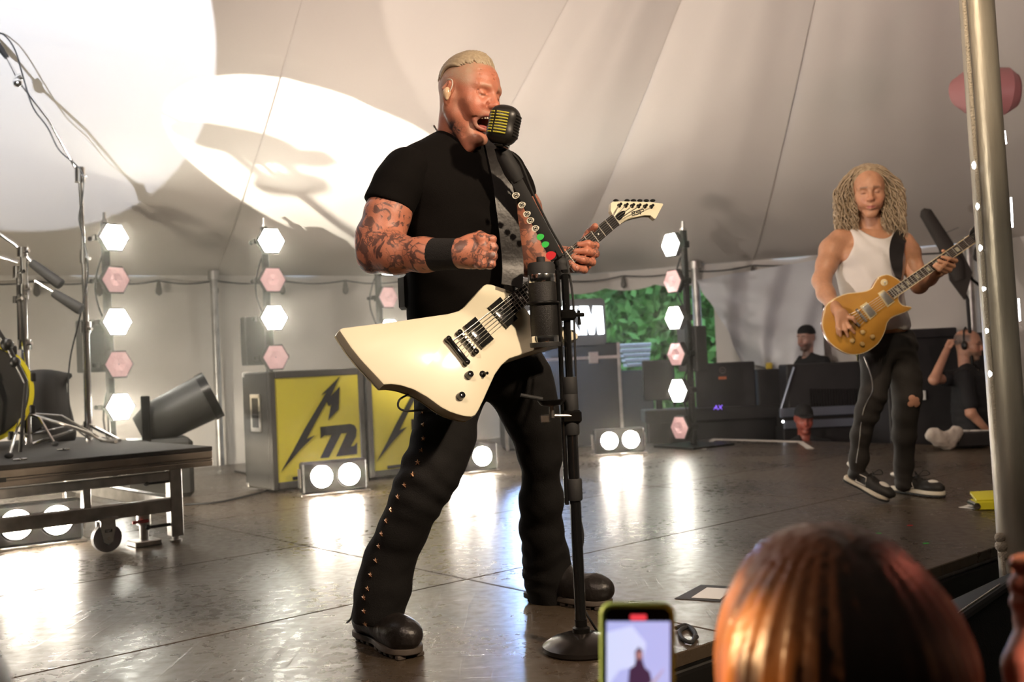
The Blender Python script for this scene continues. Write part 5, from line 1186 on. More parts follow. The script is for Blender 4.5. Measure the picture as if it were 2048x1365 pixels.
# sneakers
def sneaker(heel, toe, lift, ank, lab):
    d = (toe - heel); L = d.length; d.normalize(); s = d.cross(UP).normalized(); up = s.cross(d); M = np.array([[d[i], s[i], up[i]] for i in range(3)])
    g_ = lambda a, b, c: heel + d * (a * L) + s * b + up * c
    f = Field(*bbox([heel, toe, ank, heel + up * .1], .09), .0048)
    f.cone(g_(.16, 0, .058), .036, g_(.50, 0, .056), .038, .02); f.ell(g_(.76, 0, .050), (.085, .046, .034), M, .03); f.cone(g_(.2, 0, .07), .038, ank, .040, .02); f.plane(g_(0, 0, .026), -up)
    sh = mk('sneaker', f.mesh(1), mat('black_suede', (.018, .016, .015), .6), gtr, smooth=True, label=lab); t_ = tree_of(f.mesh(1))
    out = [(-.01, .018), (.05, .034), (.22, .036), (.42, .034), (.62, .044), (.80, .047), (.95, .030), (1.0, 0)]
    lp = [g_(a, w, .034) for a, w in out] + [g_(a, -w, .034) for a, w in out[::-1][1:]]
    mk('sneaker_sole', prism(catmull(lp, 3, True), up, .022, .004), mat('sneaker_rubber', (.72, .66, .55), .6), sh)
    mk('outsole', prism(catmull([p - up * .0225 for p in lp], 3, True), up, .009, .002), RUBBER, sh)
    wl_ = mat('white_leather', (.75, .72, .67), .45)
    f2 = Field(*bbox([g_(.9, 0, .1), g_(.6, 0, 0)], .07), .004); f2.ell(g_(.80, 0, .058), (.042, .032, .032), M, .01); mk('toe_panel', f2.mesh(1), wl_, sh, smooth=True)
    f2 = Field(*bbox([g_(.05, 0, .1), g_(.2, 0, .05)], .07), .004); f2.ell(g_(.10, 0, .098), (.045, .038, .016), M, .01); mk('heel_collar', f2.mesh(1), wl_, sh, smooth=True)
    for sg in (-1, 1):
        q4 = [g_(a, sg * .0395, c) for a, c in ((.30, .040), (.52, .040), (.48, .082), (.28, .082))]
        mk('side_panel_outline', tube(q4 + q4[:1], .003, 6, False), wl_, sh)
    for k in range(5): mk('lace', tube([g_(.46 + k * .055, -.026, .092 - k * .006), g_(.48 + k * .055, 0, .100 - k * .006), g_(.46 + k * .055, .026, .092 - k * .006)], .0035, 6), RUBBER, sh)
    mk('lace_bow', tube(catmull([g_(.50, 0, .10), g_(.56, -.03, .13), g_(.62, -.045, .11), g_(.52, -.01, .10), g_(.56, .035, .125), g_(.64, .05, .10)], 5), .003, 6), RUBBER, sh)
tz = PZ(1776, 1008); sneaker(P(1690, 962, 5.40), tz + UP * .004, 0, P(1714, 945, DD + .03), 'black and white sneaker up on its toe')
sneaker(PZ(1789, 984), PZ(1888, 997), 0, P(1806, 962, DD + .20), 'black and white sneaker flat on the deck')
# ------------------------------------------------------------------ gold-topped guitar
def y6(a, b): return 1600 + a / 7.583, 560 + b / 7.583
lO = P(1735, 632, 5.02); lz = (-_f + _r * -.08 + _u * .06).normalized()
def K(x, y, lift=0.0): return PP(x, y, lO + lz * lift, lz)
lg = root('electric_guitar', lO - UP * .2, 'honey gold single-cutaway electric guitar with cream binding held by the lead guitarist', 'guitar')
OUT2 = [(1652, 614), (1647, 634), (1645.5, 650), (1650, 666), (1659, 683), (1674, 696), (1692, 706), (1709, 709), (1727, 706), (1742, 698), (1756, 687), (1766, 671), (1771, 658), (1774, 646), (1781, 636.5), (1791, 631), (1806, 626), (1818, 620.5), (1823, 615.5), (1816, 614), (1806, 612), (1799, 606), (1796.5, 598), (1798, 590), (1802, 582), (1803, 570), (1800, 563), (1788, 555), (1777, 550.5), (1769, 551), (1758, 555), (1750, 567), (1744, 577), (1733, 583), (1716, 586), (1696, 588), (1678, 594), (1663, 602)]
lp = catmull([K(*q) for q in OUT2], 2, True)
GOLDT = mat('honey_top', (.56, .28, .045), .25, coat=.7, noise=(6, .6), col2=(.34, .14, .03))
lb = mk('body', prism([p - lz * .006 for p in lp], lz, .046, .004), mat('mahogany_side', (.26, .055, .02), .3, coat=.5), lg)
mk('top', prism(lp, lz, .007, .004), GOLDT, lg)
mk('binding', tube([p - lz * .005 for p in lp] + [lp[0] - lz * .005], .0030, 6, False), mat('cream_binding', (.80, .64, .36), .4), lg)
n1, n2, e1, e2 = (1938.5, 471), (1952, 485), (1775.4, 583), (1787.5, 597)
A1, A2, B1, B2 = K(*n1, .010), K(*n2, .010), K(*e1, .010), K(*e2, .010)
mk('fretboard', prism([A1, A2, B2, B1], lz, .008, .001), mat('rosewood', (.035, .02, .014), .45), lg, smooth=False)
mk('fretboard_binding', tube([A2, B2], .002, 6), MATS['cream_binding'], lg); mk('fretboard_binding', tube([A1, B1], .0016, 6), MATS['cream_binding'], lg)
ca, cb_ = (A1 + A2) / 2 - lz * .024, (B1 + B2) / 2 - lz * .030
mk('neck', tube([ca, ca.lerp(cb_, .5), cb_], [.018, .020, .024], 14), MATS['mahogany_side'], lg)
for k in range(1, 22):
    s = (1 - 2 ** (-k / 12)) / (1 - 2 ** (-22 / 12)); mk('fret', tube([A1.lerp(B1, s) + lz * .001, A2.lerp(B2, s) + lz * .001], .0012, 5), NICK, lg)
for k in (3, 5, 7, 9, 12, 15, 17, 19):
    s0, s1 = [(1 - 2 ** (-j / 12)) / (1 - 2 ** (-22 / 12)) for j in (k - .75, k - .25)]
    mk('inlay', prism([A1.lerp(B1, s0).lerp(A2.lerp(B2, s0), .25) + lz * .0006, A1.lerp(B1, s0).lerp(A2.lerp(B2, s0), .75) + lz * .0006, A1.lerp(B1, s1).lerp(A2.lerp(B2, s1), .72) + lz * .0006, A1.lerp(B1, s1).lerp(A2.lerp(B2, s1), .28) + lz * .0006], lz, .001), mat('aged_pearl', (.62, .58, .42), .35), lg, smooth=False)
hs2 = [(1938.5, 471), (1941, 462), (1966, 432), (1985, 424), (1990, 436), (1984, 452), (1968, 472), (1955, 484), (1952, 485)]
hh = mk('headstock', prism([K(*q, -.004) for q in hs2], lz, .015, .002), GLOSSB, lg)
for k in range(3):
    for sx in (0, 1):
        mk('tuner_post', lathe([(.005, 0), (.005, .012)], K(1950 + 11 * k + 6 * sx, 466 - 11 * k + 7 * sx, -.004), lz, 10), CHROME, hh)
        mk('tuner_key', sphere(K(1943 + 11 * k + 26 * sx, 460 - 11 * k + 18 * sx, -.012), .008, 8), CHROME, hh)
for q in (((1180, 205), (1270, 150), (1440, 330), (1330, 415)), ((910, 405), (1010, 335), (1170, 515), (1065, 605))):
    pr_ = mk('pickup_ring', prism([K(*y6(*p), .006) for p in q], lz, .006, .001), mat('cream_ring', (.74, .60, .32), .4), lg, smooth=None)
    c_ = sum((K(*y6(*p), .0) for p in q), Vector()) / 4; mk('pickup_cover', prism([c_ + (K(*y6(*p), .0) - c_) * .80 + lz * .011 for p in q], lz, .008, .0015), STEEL, pr_, smooth=None)
a_, b_ = K(*y6(850, 445), .010), K(*y6(1010, 630), .010); br = mk('bridge', tube([a_, b_], .0058, 10), STEEL, lg)
for k in range(6): mk('saddle', box(a_.lerp(b_, .14 + .145 * k) + lz * .004, (.009, .006, .006), axes((B1 - A1).normalized(), (B2 - B1).normalized(), lz), .001), CHROME, br)
mk('tailpiece', tube([K(*y6(735, 530), .010), K(*y6(905, 700), .010)], .006, 10), STEEL, lg)
for q in ((945, 795), (1095, 865), (790, 925), (940, 975)):
    mk('control_knob', lathe([(.0125, 0), (.0125, .004), (.010, .014), (.0085, .015)], K(*y6(*q)), lz, 20), mat('amber_knob', (.50, .34, .14), .15, coat=.6), lg)
pcx = K(*y6(1275, 40), 0); mk('switch_ring', lathe([(.017, 0), (.017, .002), (.007, .003)], pcx, lz, 22), MATS['cream_binding'], lg); mk('switch_tip', lathe([(.003, .002), (.0045, .018), (.003, .021)], pcx, lz, 10), WHITE, lg)
for k in range(6):
    mk('string', tube([K(1948 + 6 * k, 466 - 2 * k, .006), A1.lerp(A2, .12 + .152 * k) + lz * .003, a_.lerp(b_, .14 + .145 * k) + lz * .008, K(*y6(735 + 34 * k, 530 + 34 * k), .016)], .0009, 5), STEEL, lg)
mk('output_plug', tube([K(1716, 709, -.02), P(1716, 722, 5.04)], .006, 10), CHROME, lg)
stp = catmull([P(1806, 468, DD - .05), P(1797, 482, DD - .115), P(1793, 510, DD - .15), P(1795, 540, DD - .17), P(1797, 556, DD - .23)], 4)
mk('strap', ribbon(stp, [.075] * 8 + [.07, .065, .060, .055, .05, .045, .04, .035, .03], [-_f] * len(stp), .004), STRAPM, lg)
stb = catmull([P(1806, 468, DD - .05), P(1800, 478, DD + .09), P(1760, 540, DD + .14), P(1700, 620, DD + .12), P(1664, 660, DD - .05), P(1654, 655, 5.04)], 4)
mk('strap_back', ribbon(stb, .05, [_f] * len(stb), .004), STRAPM, lg)
# ================================================================== DRUM HARDWARE ON THE RISER
DEPTH = 5.75
def R0(px, py): return PZ(px, py, RZ)
def chromepath(pts, d, r): return tube([P(x, y, d) for x, y in pts], r, 12)
def grip(t, a, b, d):
    A, B = P(*a, d), P(*b, d); dd = (B - A).normalized(); L = (B - A).length
    mk('counterweight', lathe([(.016, -.012), (.022, -.01), (.024, .0), (.026, .02), (.033, L - .012), (.030, L), (.01, L + .002)], A, dd, 20), mat('black_foam', (.016, .015, .014), .6, bump=(300, .3)), t)
# tall boom stand carrying the overhead microphone
t = root('boom_stand', R0(178, 884), 'tall chrome boom stand with an overhead microphone, rising from the riser', 'stand')
ds = R0(178, 884).y
for pts, r in (([(178, 884), (172, 655)], .021), ([(172, 660), (168, 515)], .016), ([(168, 520), (160, 355)], .012)): mk('tube', chromepath(pts, ds, r), CHROME, t)
for x, y, r, h in ((172, 655, .030, 22), (168, 514, .026, 26), (176, 850, .026, 14), (160, 350, .030, 30)):
    mk('collar', tube([P(x, y - h / 2, ds), P(x, y + h / 2, ds)], r, 14), CHROME, t); mk('wing_nut', tube([P(x + 3, y, ds - .02), P(x + 12, y + 4, ds - .03)], [.006, .010], 8), CHROME, t)
mk('boom', chromepath([(158, 348), (98, 240), (40, 165)], ds, .009), CHROME, t); mk('boom_joint', join(sphere(P(36, 165, ds), .030, 12), cyl(P(30, 160, ds), P(44, 152, ds), .02, 12)), CHROME, t)
mk('mic_arm', chromepath([(36, 158), (12, 112)], ds, .008), CHROME, t)
mk('boom_tip', chromepath([(40, 160), (-30, 40)], ds + .02, .006), CHROME, t)
mk('mic_cable', tube(catmull([P(x, y, ds - .03) for x, y in ((-10, 66), (8, 70), (30, 100), (48, 160), (66, 215), (95, 255), (118, 300), (152, 330), (166, 352), (164, 400), (158, 440), (170, 490), (176, 540), (170, 590), (156, 650), (140, 720), (137, 790), (148, 850), (180, 880))], 5), .0045, 6), RUBBER, t)
for a in (-.6, 1.5, 3.6): q = R0(178, 884); mk('leg', tube([q + UP * .10, q + Vector((.30 * math.cos(a), .30 * math.sin(a), .008))], .010, 8), CHROME, t)
om = root('overhead_microphone', P(8, 108, ds), 'small black overhead microphone at the tip of the tall boom stand', 'microphone')
mk('mic_body', tube([P(14, 116, ds), P(3, 100, ds), P(-4, 90, ds)], [.014, .020, .020], 12), BLACK, om); mk('mic_capsule', tube([P(-4, 90, ds), P(-12, 78, ds)], [.022, .020], 12), STEEL, om)
# double-tube cymbal stand with tripod
q = R0(57, 893); d2 = q.y - .05
t = root('cymbal_stand', q, 'chrome double-tube cymbal stand with two black counterweights and a tripod base', 'stand')
for pts, r in (([(57, 888), (50, 690)], .022), ([(50, 695), (46, 510)], .017), ([(40, 690), (37, 555)], .013), ([(53, 600), (50, 505)], .012)): mk('tube', chromepath(pts, d2, r), CHROME, t)
for x, y, r, h in ((50, 690, .036, 20), (47, 580, .032, 20), (45, 505, .030, 20), (34, 545, .022, 24), (30, 600, .012, 14), (53, 825, .05, 10)):
    mk('collar', tube([P(x, y - h / 2, d2), P(x, y + h / 2, d2)], r, 14), CHROME, t); mk('wing_nut', tube([P(x + 4, y, d2 - .03), P(x + 14, y - 3, d2 - .04)], [.006, .011], 8), CHROME, t)
mk('boom', chromepath([(-30, 450), (30, 490), (68, 530)], d2, .010), CHROME, t); mk('boom', chromepath([(-20, 508), (36, 525)], d2, .006), CHROME, t)
mk('thin_arm', chromepath([(70, 562), (112, 588)], d2 - .05, .006), CHROME, t)
grip(t, (66, 528), (122, 570), d2); grip(t, (110, 588), (163, 620), d2 - .05)
hub = P(55, 828, d2)
for fx_, fy_ in ((18, 918), (110, 893), (205, 884)):
    ft = R0(fx_, fy_); mk('leg', join(tube([hub, hub.lerp(ft, .45) + UP * .06, ft + UP * .012], .008, 8), tube([hub - UP * .20 * .6, hub.lerp(ft, .55) + UP * .02], .006, 8)), CHROME, t); mk('rubber_foot', sphere(ft + UP * .014, (.022, .018, .014), 10), RUBBER, t)
mk('leg', tube(catmull([hub, P(120, 848, d2), P(165, 862, d2 + .1), P(205, 880, d2 + .15), R0(232, 887) + UP * .01], 4), .010, 8), STEEL, t)
# bass drum with yellow hoop
bc_ = P(-45, 794, 5.55); BR = .285
bc_.z = RZ + BR + .035
t = root('bass_drum', (bc_.x, bc_.y, RZ), 'bass drum with a glossy yellow hoop at the riser', 'drum')
mk('shell', tube([bc_ + EV * .02, bc_ + EV * .42], BR - .012, 48), GLOSSB, t); mk('drum_head', tube([bc_ - EV * .002, bc_ + EV * .02], BR - .022, 48), mat('drum_skin', (.02, .02, .02), .3), t)
hp_ = [bc_ + (EU * math.cos(a) + UP * math.sin(a)) * BR for a in np.linspace(0, 2 * math.pi, 65)]
mk('hoop', ribbon([p + (p - bc_).normalized() * .0 for p in hp_], .040, [(p - bc_) for p in hp_], .022), mat('yellow_hoop', (.72, .62, .03), .22, coat=.6), t)
for k in range(10):
    a = k * math.pi / 5 + .25; p = bc_ + (EU * math.cos(a) + UP * math.sin(a)) * (BR + .006); mk('claw', join(box(p - EV * .015, (.03, .03, .05), STG, .006), tube([p + EV * .0, p + EV * .10], .005, 8)), BLACKM, t)
t = root('drum_microphone', R0(10, 900), 'black drum microphone on a dark bracket beside the bass drum hoop', 'microphone')
mk('boom', tube([P(-20, 640, 5.4), P(14, 690, 5.4), P(52, 765, 5.4)], .014, 10), BLACK, t); mk('clamp', join(sphere(P(14, 690, 5.4), .035, 10), sphere(P(30, 725, 5.4), .03, 10)), BLACK, t); mk('foot', tube([P(52, 765, 5.4), R0(40, 905)], .010, 8), BLACK, t)
# draped drum cover
f = Field(*bbox([P(55, 740, 6.4), P(160, 880, 6.1)], .25), .012)
f.cone(P(85, 790, 6.25), .14, P(100, 870, 6.25), .15, .05); f.cone(P(70, 775, 6.25), .10, P(138, 752, 6.25), .022, .06); f.cone(P(85, 760, 6.3), .04, P(110, 752, 6.3), .02, .03); f.plane(Vector((0, 6.2, RZ)), -UP)
mk('drum_cover', ruffle(f.mesh(1), lambda V: .008 * vnoise(V, 9, 4)), mat('black_drape', (.03, .028, .026), .8, noise=(7, .5)), None, 'black draped drum cover with a curled rim behind the cymbal stand', 'drum cover', smooth=True)
# scraps of tuning hardware lying on the riser
for x, y, lab in ((40, 922, 'small chrome clip on the riser edge'), (126, 902, 'bright chrome drum key on the riser carpet')):
    c = R0(x, y); mk('drum_key', join(tube([c + UP * .006 - EU * .03, c + UP * .006 + EU * .03], .005, 8), tube([c + UP * .006, c + UP * .006 - EV * .035], .006, 8)), CHROME, None, lab, 'drum key')
# floor spotlight behind the riser
fa, fb = P(312, 846, 7.05), P(416, 794, 7.16); fd = (fb - fa).normalized()
t = root('floor_spotlight', Vector((fa.x, fa.y, 0)), 'large dark cylindrical spotlight on the floor tilted upwards behind the riser', 'stage light')
mk('barrel', tube([fa - fd * .12, fa, fa.lerp(fb, .5), fb], [.10, .15, .158, .165], 32), mat('spot_grey', (.06, .06, .055), .5, noise=(5, .4)), t)
mk('lens_rim', lathe([(.165, 0), (.172, .0), (.172, .06), (.160, .06), (.150, .004)], fb - fd * .02, fd, 32), BLACKM, t)
mk('lens', lathe([(.150, 0), (.10, .02), (.002, .03)], fb - fd * .01, fd, 32), mat('warm_lens', (.9, .8, .6), .2, emit=((1, .80, .5), .8)), t)

for sg in (-1, 1): mk('yoke_arm', box(fa + Vector((0, sg * .19, -.06)), (.06, .02, .5), None, .006), BLACKM, t)
mk('base', box((fa.x, fa.y, .20), (.44, .42, .40), rz(.4), .03), MATS['spot_grey'], t)
# cables on the deck
def cable(pts, lab, r=.006): mk('cable', tube(catmull([PZ(x, y) + UP * (r + .001) for x, y in pts], 6), r, 8), RUBBER, None, lab, 'cable')
cable([(370, 1012), (430, 1008), (480, 998), (530, 985), (580, 968), (612, 962)], 'dark cable running from the yellow cabinet towards the riser leg')
cable([(1352, 1262), (1372, 1256), (1390, 1270), (1384, 1290), (1366, 1284), (1360, 1268), (1378, 1260), (1394, 1280)], 'dark coiled cable by the stage edge beside the phone')
# setlist sheet and gaffer square
sq = [PZ(x, y) for x, y in ((1349, 1199), (1402, 1171), (1475, 1175), (1440, 1205))]
mk('tape_sheet', prism([p + UP * .002 for p in sq], UP, .0015), mat('grey_gaffer', (.045, .043, .042), .7), None, 'dark grey square sheet taped to the deck near the stage edge', 'sheet', smooth=False)
sq2 = [PZ(x, y) for x, y in ((1383, 1198), (1414, 1178), (1468, 1181), (1440, 1201))]
mk('setlist_paper', prism([p + UP * .004 for p in sq2], UP, .0012), mat('paper', (.80, .79, .77), .7), None, 'white paper sheet lying on the dark square sheet', 'paper', smooth=False)
# white corner tape on the deck
tp = root('floor_tape', PZ(1510, 885), 'white tape outline of a box on the far deck', 'tape')
WT = mat('white_tape', (.75, .70, .64), .6)
for q in (((1397, 899), (1412, 899), (1432, 880), (1424, 879)), ((1424, 878), (1424, 881), (1600, 886), (1600, 883)), ((1592, 883), (1606, 884), (1628, 898), (1614, 899))): mk('tape_strip', prism([PZ(x, y) + UP * .003 for x, y in q], UP, .002), WT, tp, smooth=False)
# yellow pedal at the right of the deck
yp = root('foot_pedal', PZ(1990, 1018), 'bright yellow foot pedal on the deck behind the tent pole', 'pedal')
yo = PZ(1978, 1022); yR = rz(math.radians(-8)); YP = mat('yellow_pedal', (.66, .60, .03), .4)
mk('pedal_base', box(yo + yR @ Vector((.06, .06, .022)), (.22, .11, .040), yR, .004), YP, yp)
tq = [yR @ Vector(v) + yo for v in ((-.05, .01, .050), (.17, .01, .056), (.17, .11, .085), (-.05, .11, .078))]
mk('treadle', prism(tq, (tq[1] - tq[0]).cross(tq[3] - tq[0]), .016, .002), YP, yp); mk('end_cap', cyl(yo + yR @ Vector((-.052, .0, .022)), yo + yR @ Vector((-.052, .11, .022)), .016, 12), CHROME, yp)
mk('paper_wedge', prism([PZ(x, y) + UP * .003 for x, y in ((1917, 1016), (1948, 1009), (1958, 1020))], UP, .002), MATS['paper'], None, 'small pale paper triangle poking out beside the yellow pedal', 'paper', smooth=False)
for x, y, c, lab in ((1852, 1088, 'green_pick', 'green guitar pick dropped flat on the deck'), (1757, 1068, 'green_pick', 'dark green scrap on the deck near the guitarist'), (1820, 1052, 'red_pick', 'dark red scrap on the deck before the guitarist')):
    c0 = PZ(x, y); mk('dropped_pick', prism([c0 + UP * .002 + Vector((.013 * math.cos(a), .011 * math.sin(a), 0)) for a in np.linspace(0, 6.28, 12)[:-1]], UP, .0015), MATS[c], None, lab, 'guitar pick', smooth=False)
# ================================================================== BACKSTAGE ON THE RIGHT
DK = mat('dark_case', (.028, .026, .028), .55, noise=(6, .5)); BLUEEDGE = mat('case_edge', (.30, .34, .42), .35, .8)
def bx(name, x0, y0, x1, y1, d, dep, m, parent=None, b=.01, **k):
    a, c = P(x0, y0, d), P(x1, y1, d); return mk(name, box(((a.x + c.x) / 2, d + dep / 2, (a.z + c.z) / 2), (abs(c.x - a.x), dep, abs(a.z - c.z)), None, b), m, parent, **k)
t = root('work_desk', Vector((P(1480, 860, 10.38).x, 10.58, GROUND)), 'long dark desk behind the stage carrying computers', 'desk')
bx('desk_top', 1290, 822, 1570, 836, 10.28, .36, DK, t); bx('desk_front', 1296, 836, 1566, 1010, 10.33, .05, DK, t)
for x in (1300, 1556): a = P(x, 830, 10.38); mk('leg', box((a.x, 10.52, (a.z + GROUND) / 2), (.06, .06, a.z - GROUND), None, .004), BLACKM, t)
t = root('desktop_computer', Vector((P(1450, 822, 10.43).x, 10.48, P(1450, 822, 10.43).z)), 'big black computer screen seen from behind, round maker badge', 'computer')
bx('screen_back', 1390, 728, 1514, 818, 10.38, .05, DK, t, .012); bx('screen_foot', 1430, 816, 1475, 824, 10.38, .14, DK, t)
bcx = P(1445, 741, 10.37); mk('badge_ring', tube([bcx + Vector((.030 * math.cos(a), 0, .030 * math.sin(a))) for a in np.linspace(0, 6.283, 21)], .003, 6, False), STEEL, t)
mk('badge_text', text_geo('DELL', bcx + Vector((-.024, -.001, -.006)), (1, 0, 0), (0, 0, 1), .013, .001), STEEL, t); bx('sticker', 1437, 754, 1453, 759, 10.37, .004, mat('orange_sticker', (.55, .15, .06), .5), t, 0)
t = root('laptop_stand', Vector((P(1300, 822, 10.38).x, 10.48, P(1300, 822, 10.38).z)), 'black screen on a bracket behind the lamp tower', 'computer')
bx('screen_back', 1284, 722, 1352, 800, 10.43, .04, DK, t, .008); bx('stem', 1312, 798, 1326, 824, 10.46, .05, BLACKM, t)
t = root('speaker_box', Vector((P(1538, 820, 10.58).x, 10.5, P(1538, 822, 10.58).z)), 'small black box with yellow knob beside the big computer screen', 'equipment')
bx('case', 1516, 740, 1566, 822, 10.34, .2, DK, t); bx('knob', 1533, 726, 1546, 740, 10.53, .06, mat('amber_cap', (.62, .46, .05), .4), t, .012)
PURP = mat('violet_led', (.2, .1, .6), .4, emit=((.28, .14, 1.0), 1.3))
for x, y, d in ((1548, 788, 10.46), (1427, 815, 10.26)): mk('violet_display', text_geo('AX', P(x, y + 5, d), (1, 0, 0), (0, 0, 1), .045, .001, shear=.2), PURP, None, 'small violet letters glowing on the %s' % ('black box' if y < 800 else 'desk edge'), 'display')
# mixing console case
t = root('flight_case', Vector((P(1660, 850, 9.75).x, 9.78, GROUND)), 'wide black flight case with pale metal edge rails and ribbed front', 'case')
bx('case_top', 1572, 730, 1765, 822, 9.75, .30, DK, t, .015); bx('case_base', 1566, 856, 1768, 1000, 9.75, .30, DK, t)
bx('edge_rail', 1560, 818, 1770, 826, 9.71, .05, BLUEEDGE, t, .004); bx('edge_rail', 1568, 843, 1768, 850, 9.71, .05, BLUEEDGE, t, .004); bx('case_middle', 1566, 826, 1768, 856, 9.77, .26, DK, t)
for k in range(24): x = 1620 + k * 5.6; bx('rib', x, 778, x + 2.6, 816, 9.73, .03, BLACK, t, 0)
a, c = P(1588, 735, 9.73), P(1562, 818, 9.71); mk('edge_rail', tube([a, c], .012, 8), BLUEEDGE, t); mk('corner_lamp', sphere(P(1566, 844, 9.69), .012, 8), LED, t)
t = root('equipment_bench', Vector((P(1880, 760, 8.9).x, 9.2, GROUND)), 'dark equipment bench behind the man with headphones', 'desk')
bx('bench_top', 1800, 660, 1915, 674, 8.95, .5, DK, t); bx('bench_front', 1770, 674, 1990, 1000, 8.98, .5, DK, t); bx('bench_light', 1846, 782, 1852, 800, 8.93, .03, WHITE, t, 0)
# dark shape behind the guitarist, modelled as a guessed boom arm with foam windscreen
t = root('guessed_boom_stand', Vector((P(1938, 640, 8.3).x, 8.3, GROUND)), 'tall dark shape modelled as a boom stand with long foam windscreen behind the guitarist', 'stand')
FOAM = mat('grey_foam', (.055, .048, .042), .9)
mk('windscreen', tube([P(x, y, 8.3) for x, y in ((1845, 420), (1851, 426), (1872, 460), (1890, 490), (1908, 528), (1918, 560))], [.02, .05, .055, .06, .075, .05], 16), FOAM, t)
mk('boom', tube([P(1880, 470, 8.3), P(1918, 455, 8.32)], .006, 8), STEEL, t); mk('bracket', tube([P(1905, 500, 8.3), P(1945, 560, 8.3), P(1995, 600, 8.3)], .012, 8), BLACKM, t); mk('flag', prism([P(x, y, 8.28) for x, y in ((1895, 520), (1925, 505), (1945, 545), (1930, 600), (1900, 560))], -_f, .02), FOAM, t)
bp0 = P(1938, 600, 8.3); mk('pole', tube([P(1915, 555, 8.3), P(1935, 600, 8.3), Vector((bp0.x + .02, 8.3, GROUND))], [.012, .014, .016], 10), BLACKM, t)
for a in (.3, 2.4, 4.5): mk('leg', tube([Vector((bp0.x + .02, 8.3, GROUND + .3)), Vector((bp0.x + .02 + .4 * math.cos(a), 8.3 + .4 * math.sin(a), GROUND))], .010, 8), BLACKM, t)
# folded white chairs stacked by the opening
for k in range(5):
    y = 694 + k * 9.5; a, c = P(1236 + k * 4, y, 12.9), P(1300 - k * 1, y - 1, 12.9)
    mk('folded_chair', join(box(((a.x + c.x) / 2, 13.0, a.z), (c.x - a.x, .42, .032), None, .008), tube([(a.x, 12.78, a.z + .02), (c.x, 12.78, a.z + .02)], .012, 8), tube([(a.x, 13.2, a.z + .02), (c.x, 13.2, a.z + .02)], .012, 8)), mat('white_plastic', (.70, .76, .85), .4), None, ('topmost', 'second from top', 'middle', 'second from bottom', 'lowest')[k] + ' white folded chair in the stack outside the opening', 'chair', 'folded chairs outside')
a = P(1268, 741, 12.9); mk('chair_trolley', join(box((a.x, 13.0, (a.z + GROUND) / 2), (.42, .5, a.z - GROUND), None, .01)), DK, None, 'dark trolley under the stacked white chairs', 'trolley')
# folded cloth and cup tray at the stage end
f = Field(*bbox([P(1855, 850, 7.9), P(1925, 895, 7.6)], .15), .008)
for x, y, r in ((1868, 868, .05), (1885, 878, .06), (1905, 868, .05), (1915, 858, .035), (1895, 888, .04)): f.ell(P(x, y, 7.75), (r * 1.3, r, r), None, .03)
cl = ruffle(f.mesh(1), lambda V: .012 * vnoise(V, 16, 2) + .006 * vnoise(V, 40, 3)); cl[0][:, 2] -= cl[0][:, 2].min() - .002
mk('crumpled_towel', cl, mat('towel', (.62, .56, .50), .9), None, 'crumpled pale towel at the far end of the deck', 'towel', smooth=True)
t = root('cup_tray', P(1950, 880, 7.8), 'dark case with pale paper lids on top at the stage end', 'tray'); bx('case', 1915, 866, 1990, 892, 7.75, .25, DK, t)
for x in (1926, 1948, 1970): c = P(x, 864, 7.85); mk('paper_lid', lathe([(.05, 0), (.052, .006), (.04, .012), (.002, .013)], c, UP, 18), WHITE, t)
# lamp hanging behind the tent pole, pink light put into its colour
pc = P(1976, 186, 6.2); t = root('hanging_lamp', pc - UP * .1, 'rounded lamp housing, pink light painted into its colour, hanging behind the tent pole', 'stage light')
PKM = mat('pink_light_housing', (.50, .22, .22), .5); mk('housing', tube([pc + Vector((-.16, .05, .02)), pc + Vector((-.13, 0, .02)), pc + Vector((.10, -.02, 0)), pc + Vector((.155, -.03, 0))], [.09, .135, .140, .10], 24), PKM, t)  # pink light is painted into the housing colour
mk('yoke', tube([pc + Vector((-.02, .0, .14)), pc + Vector((-.02, .02, .5)), pc + Vector((-.02, .05, 1.6))], .014, 8), BLACKM, t); mk('face', lathe([(.10, 0), (.06, .012), (.002, .016)], pc + Vector((.155, -.03, 0)), Vector((1, -.12, 0)), 20), mat('pink_lens', (.6, .3, .3), .3), t)
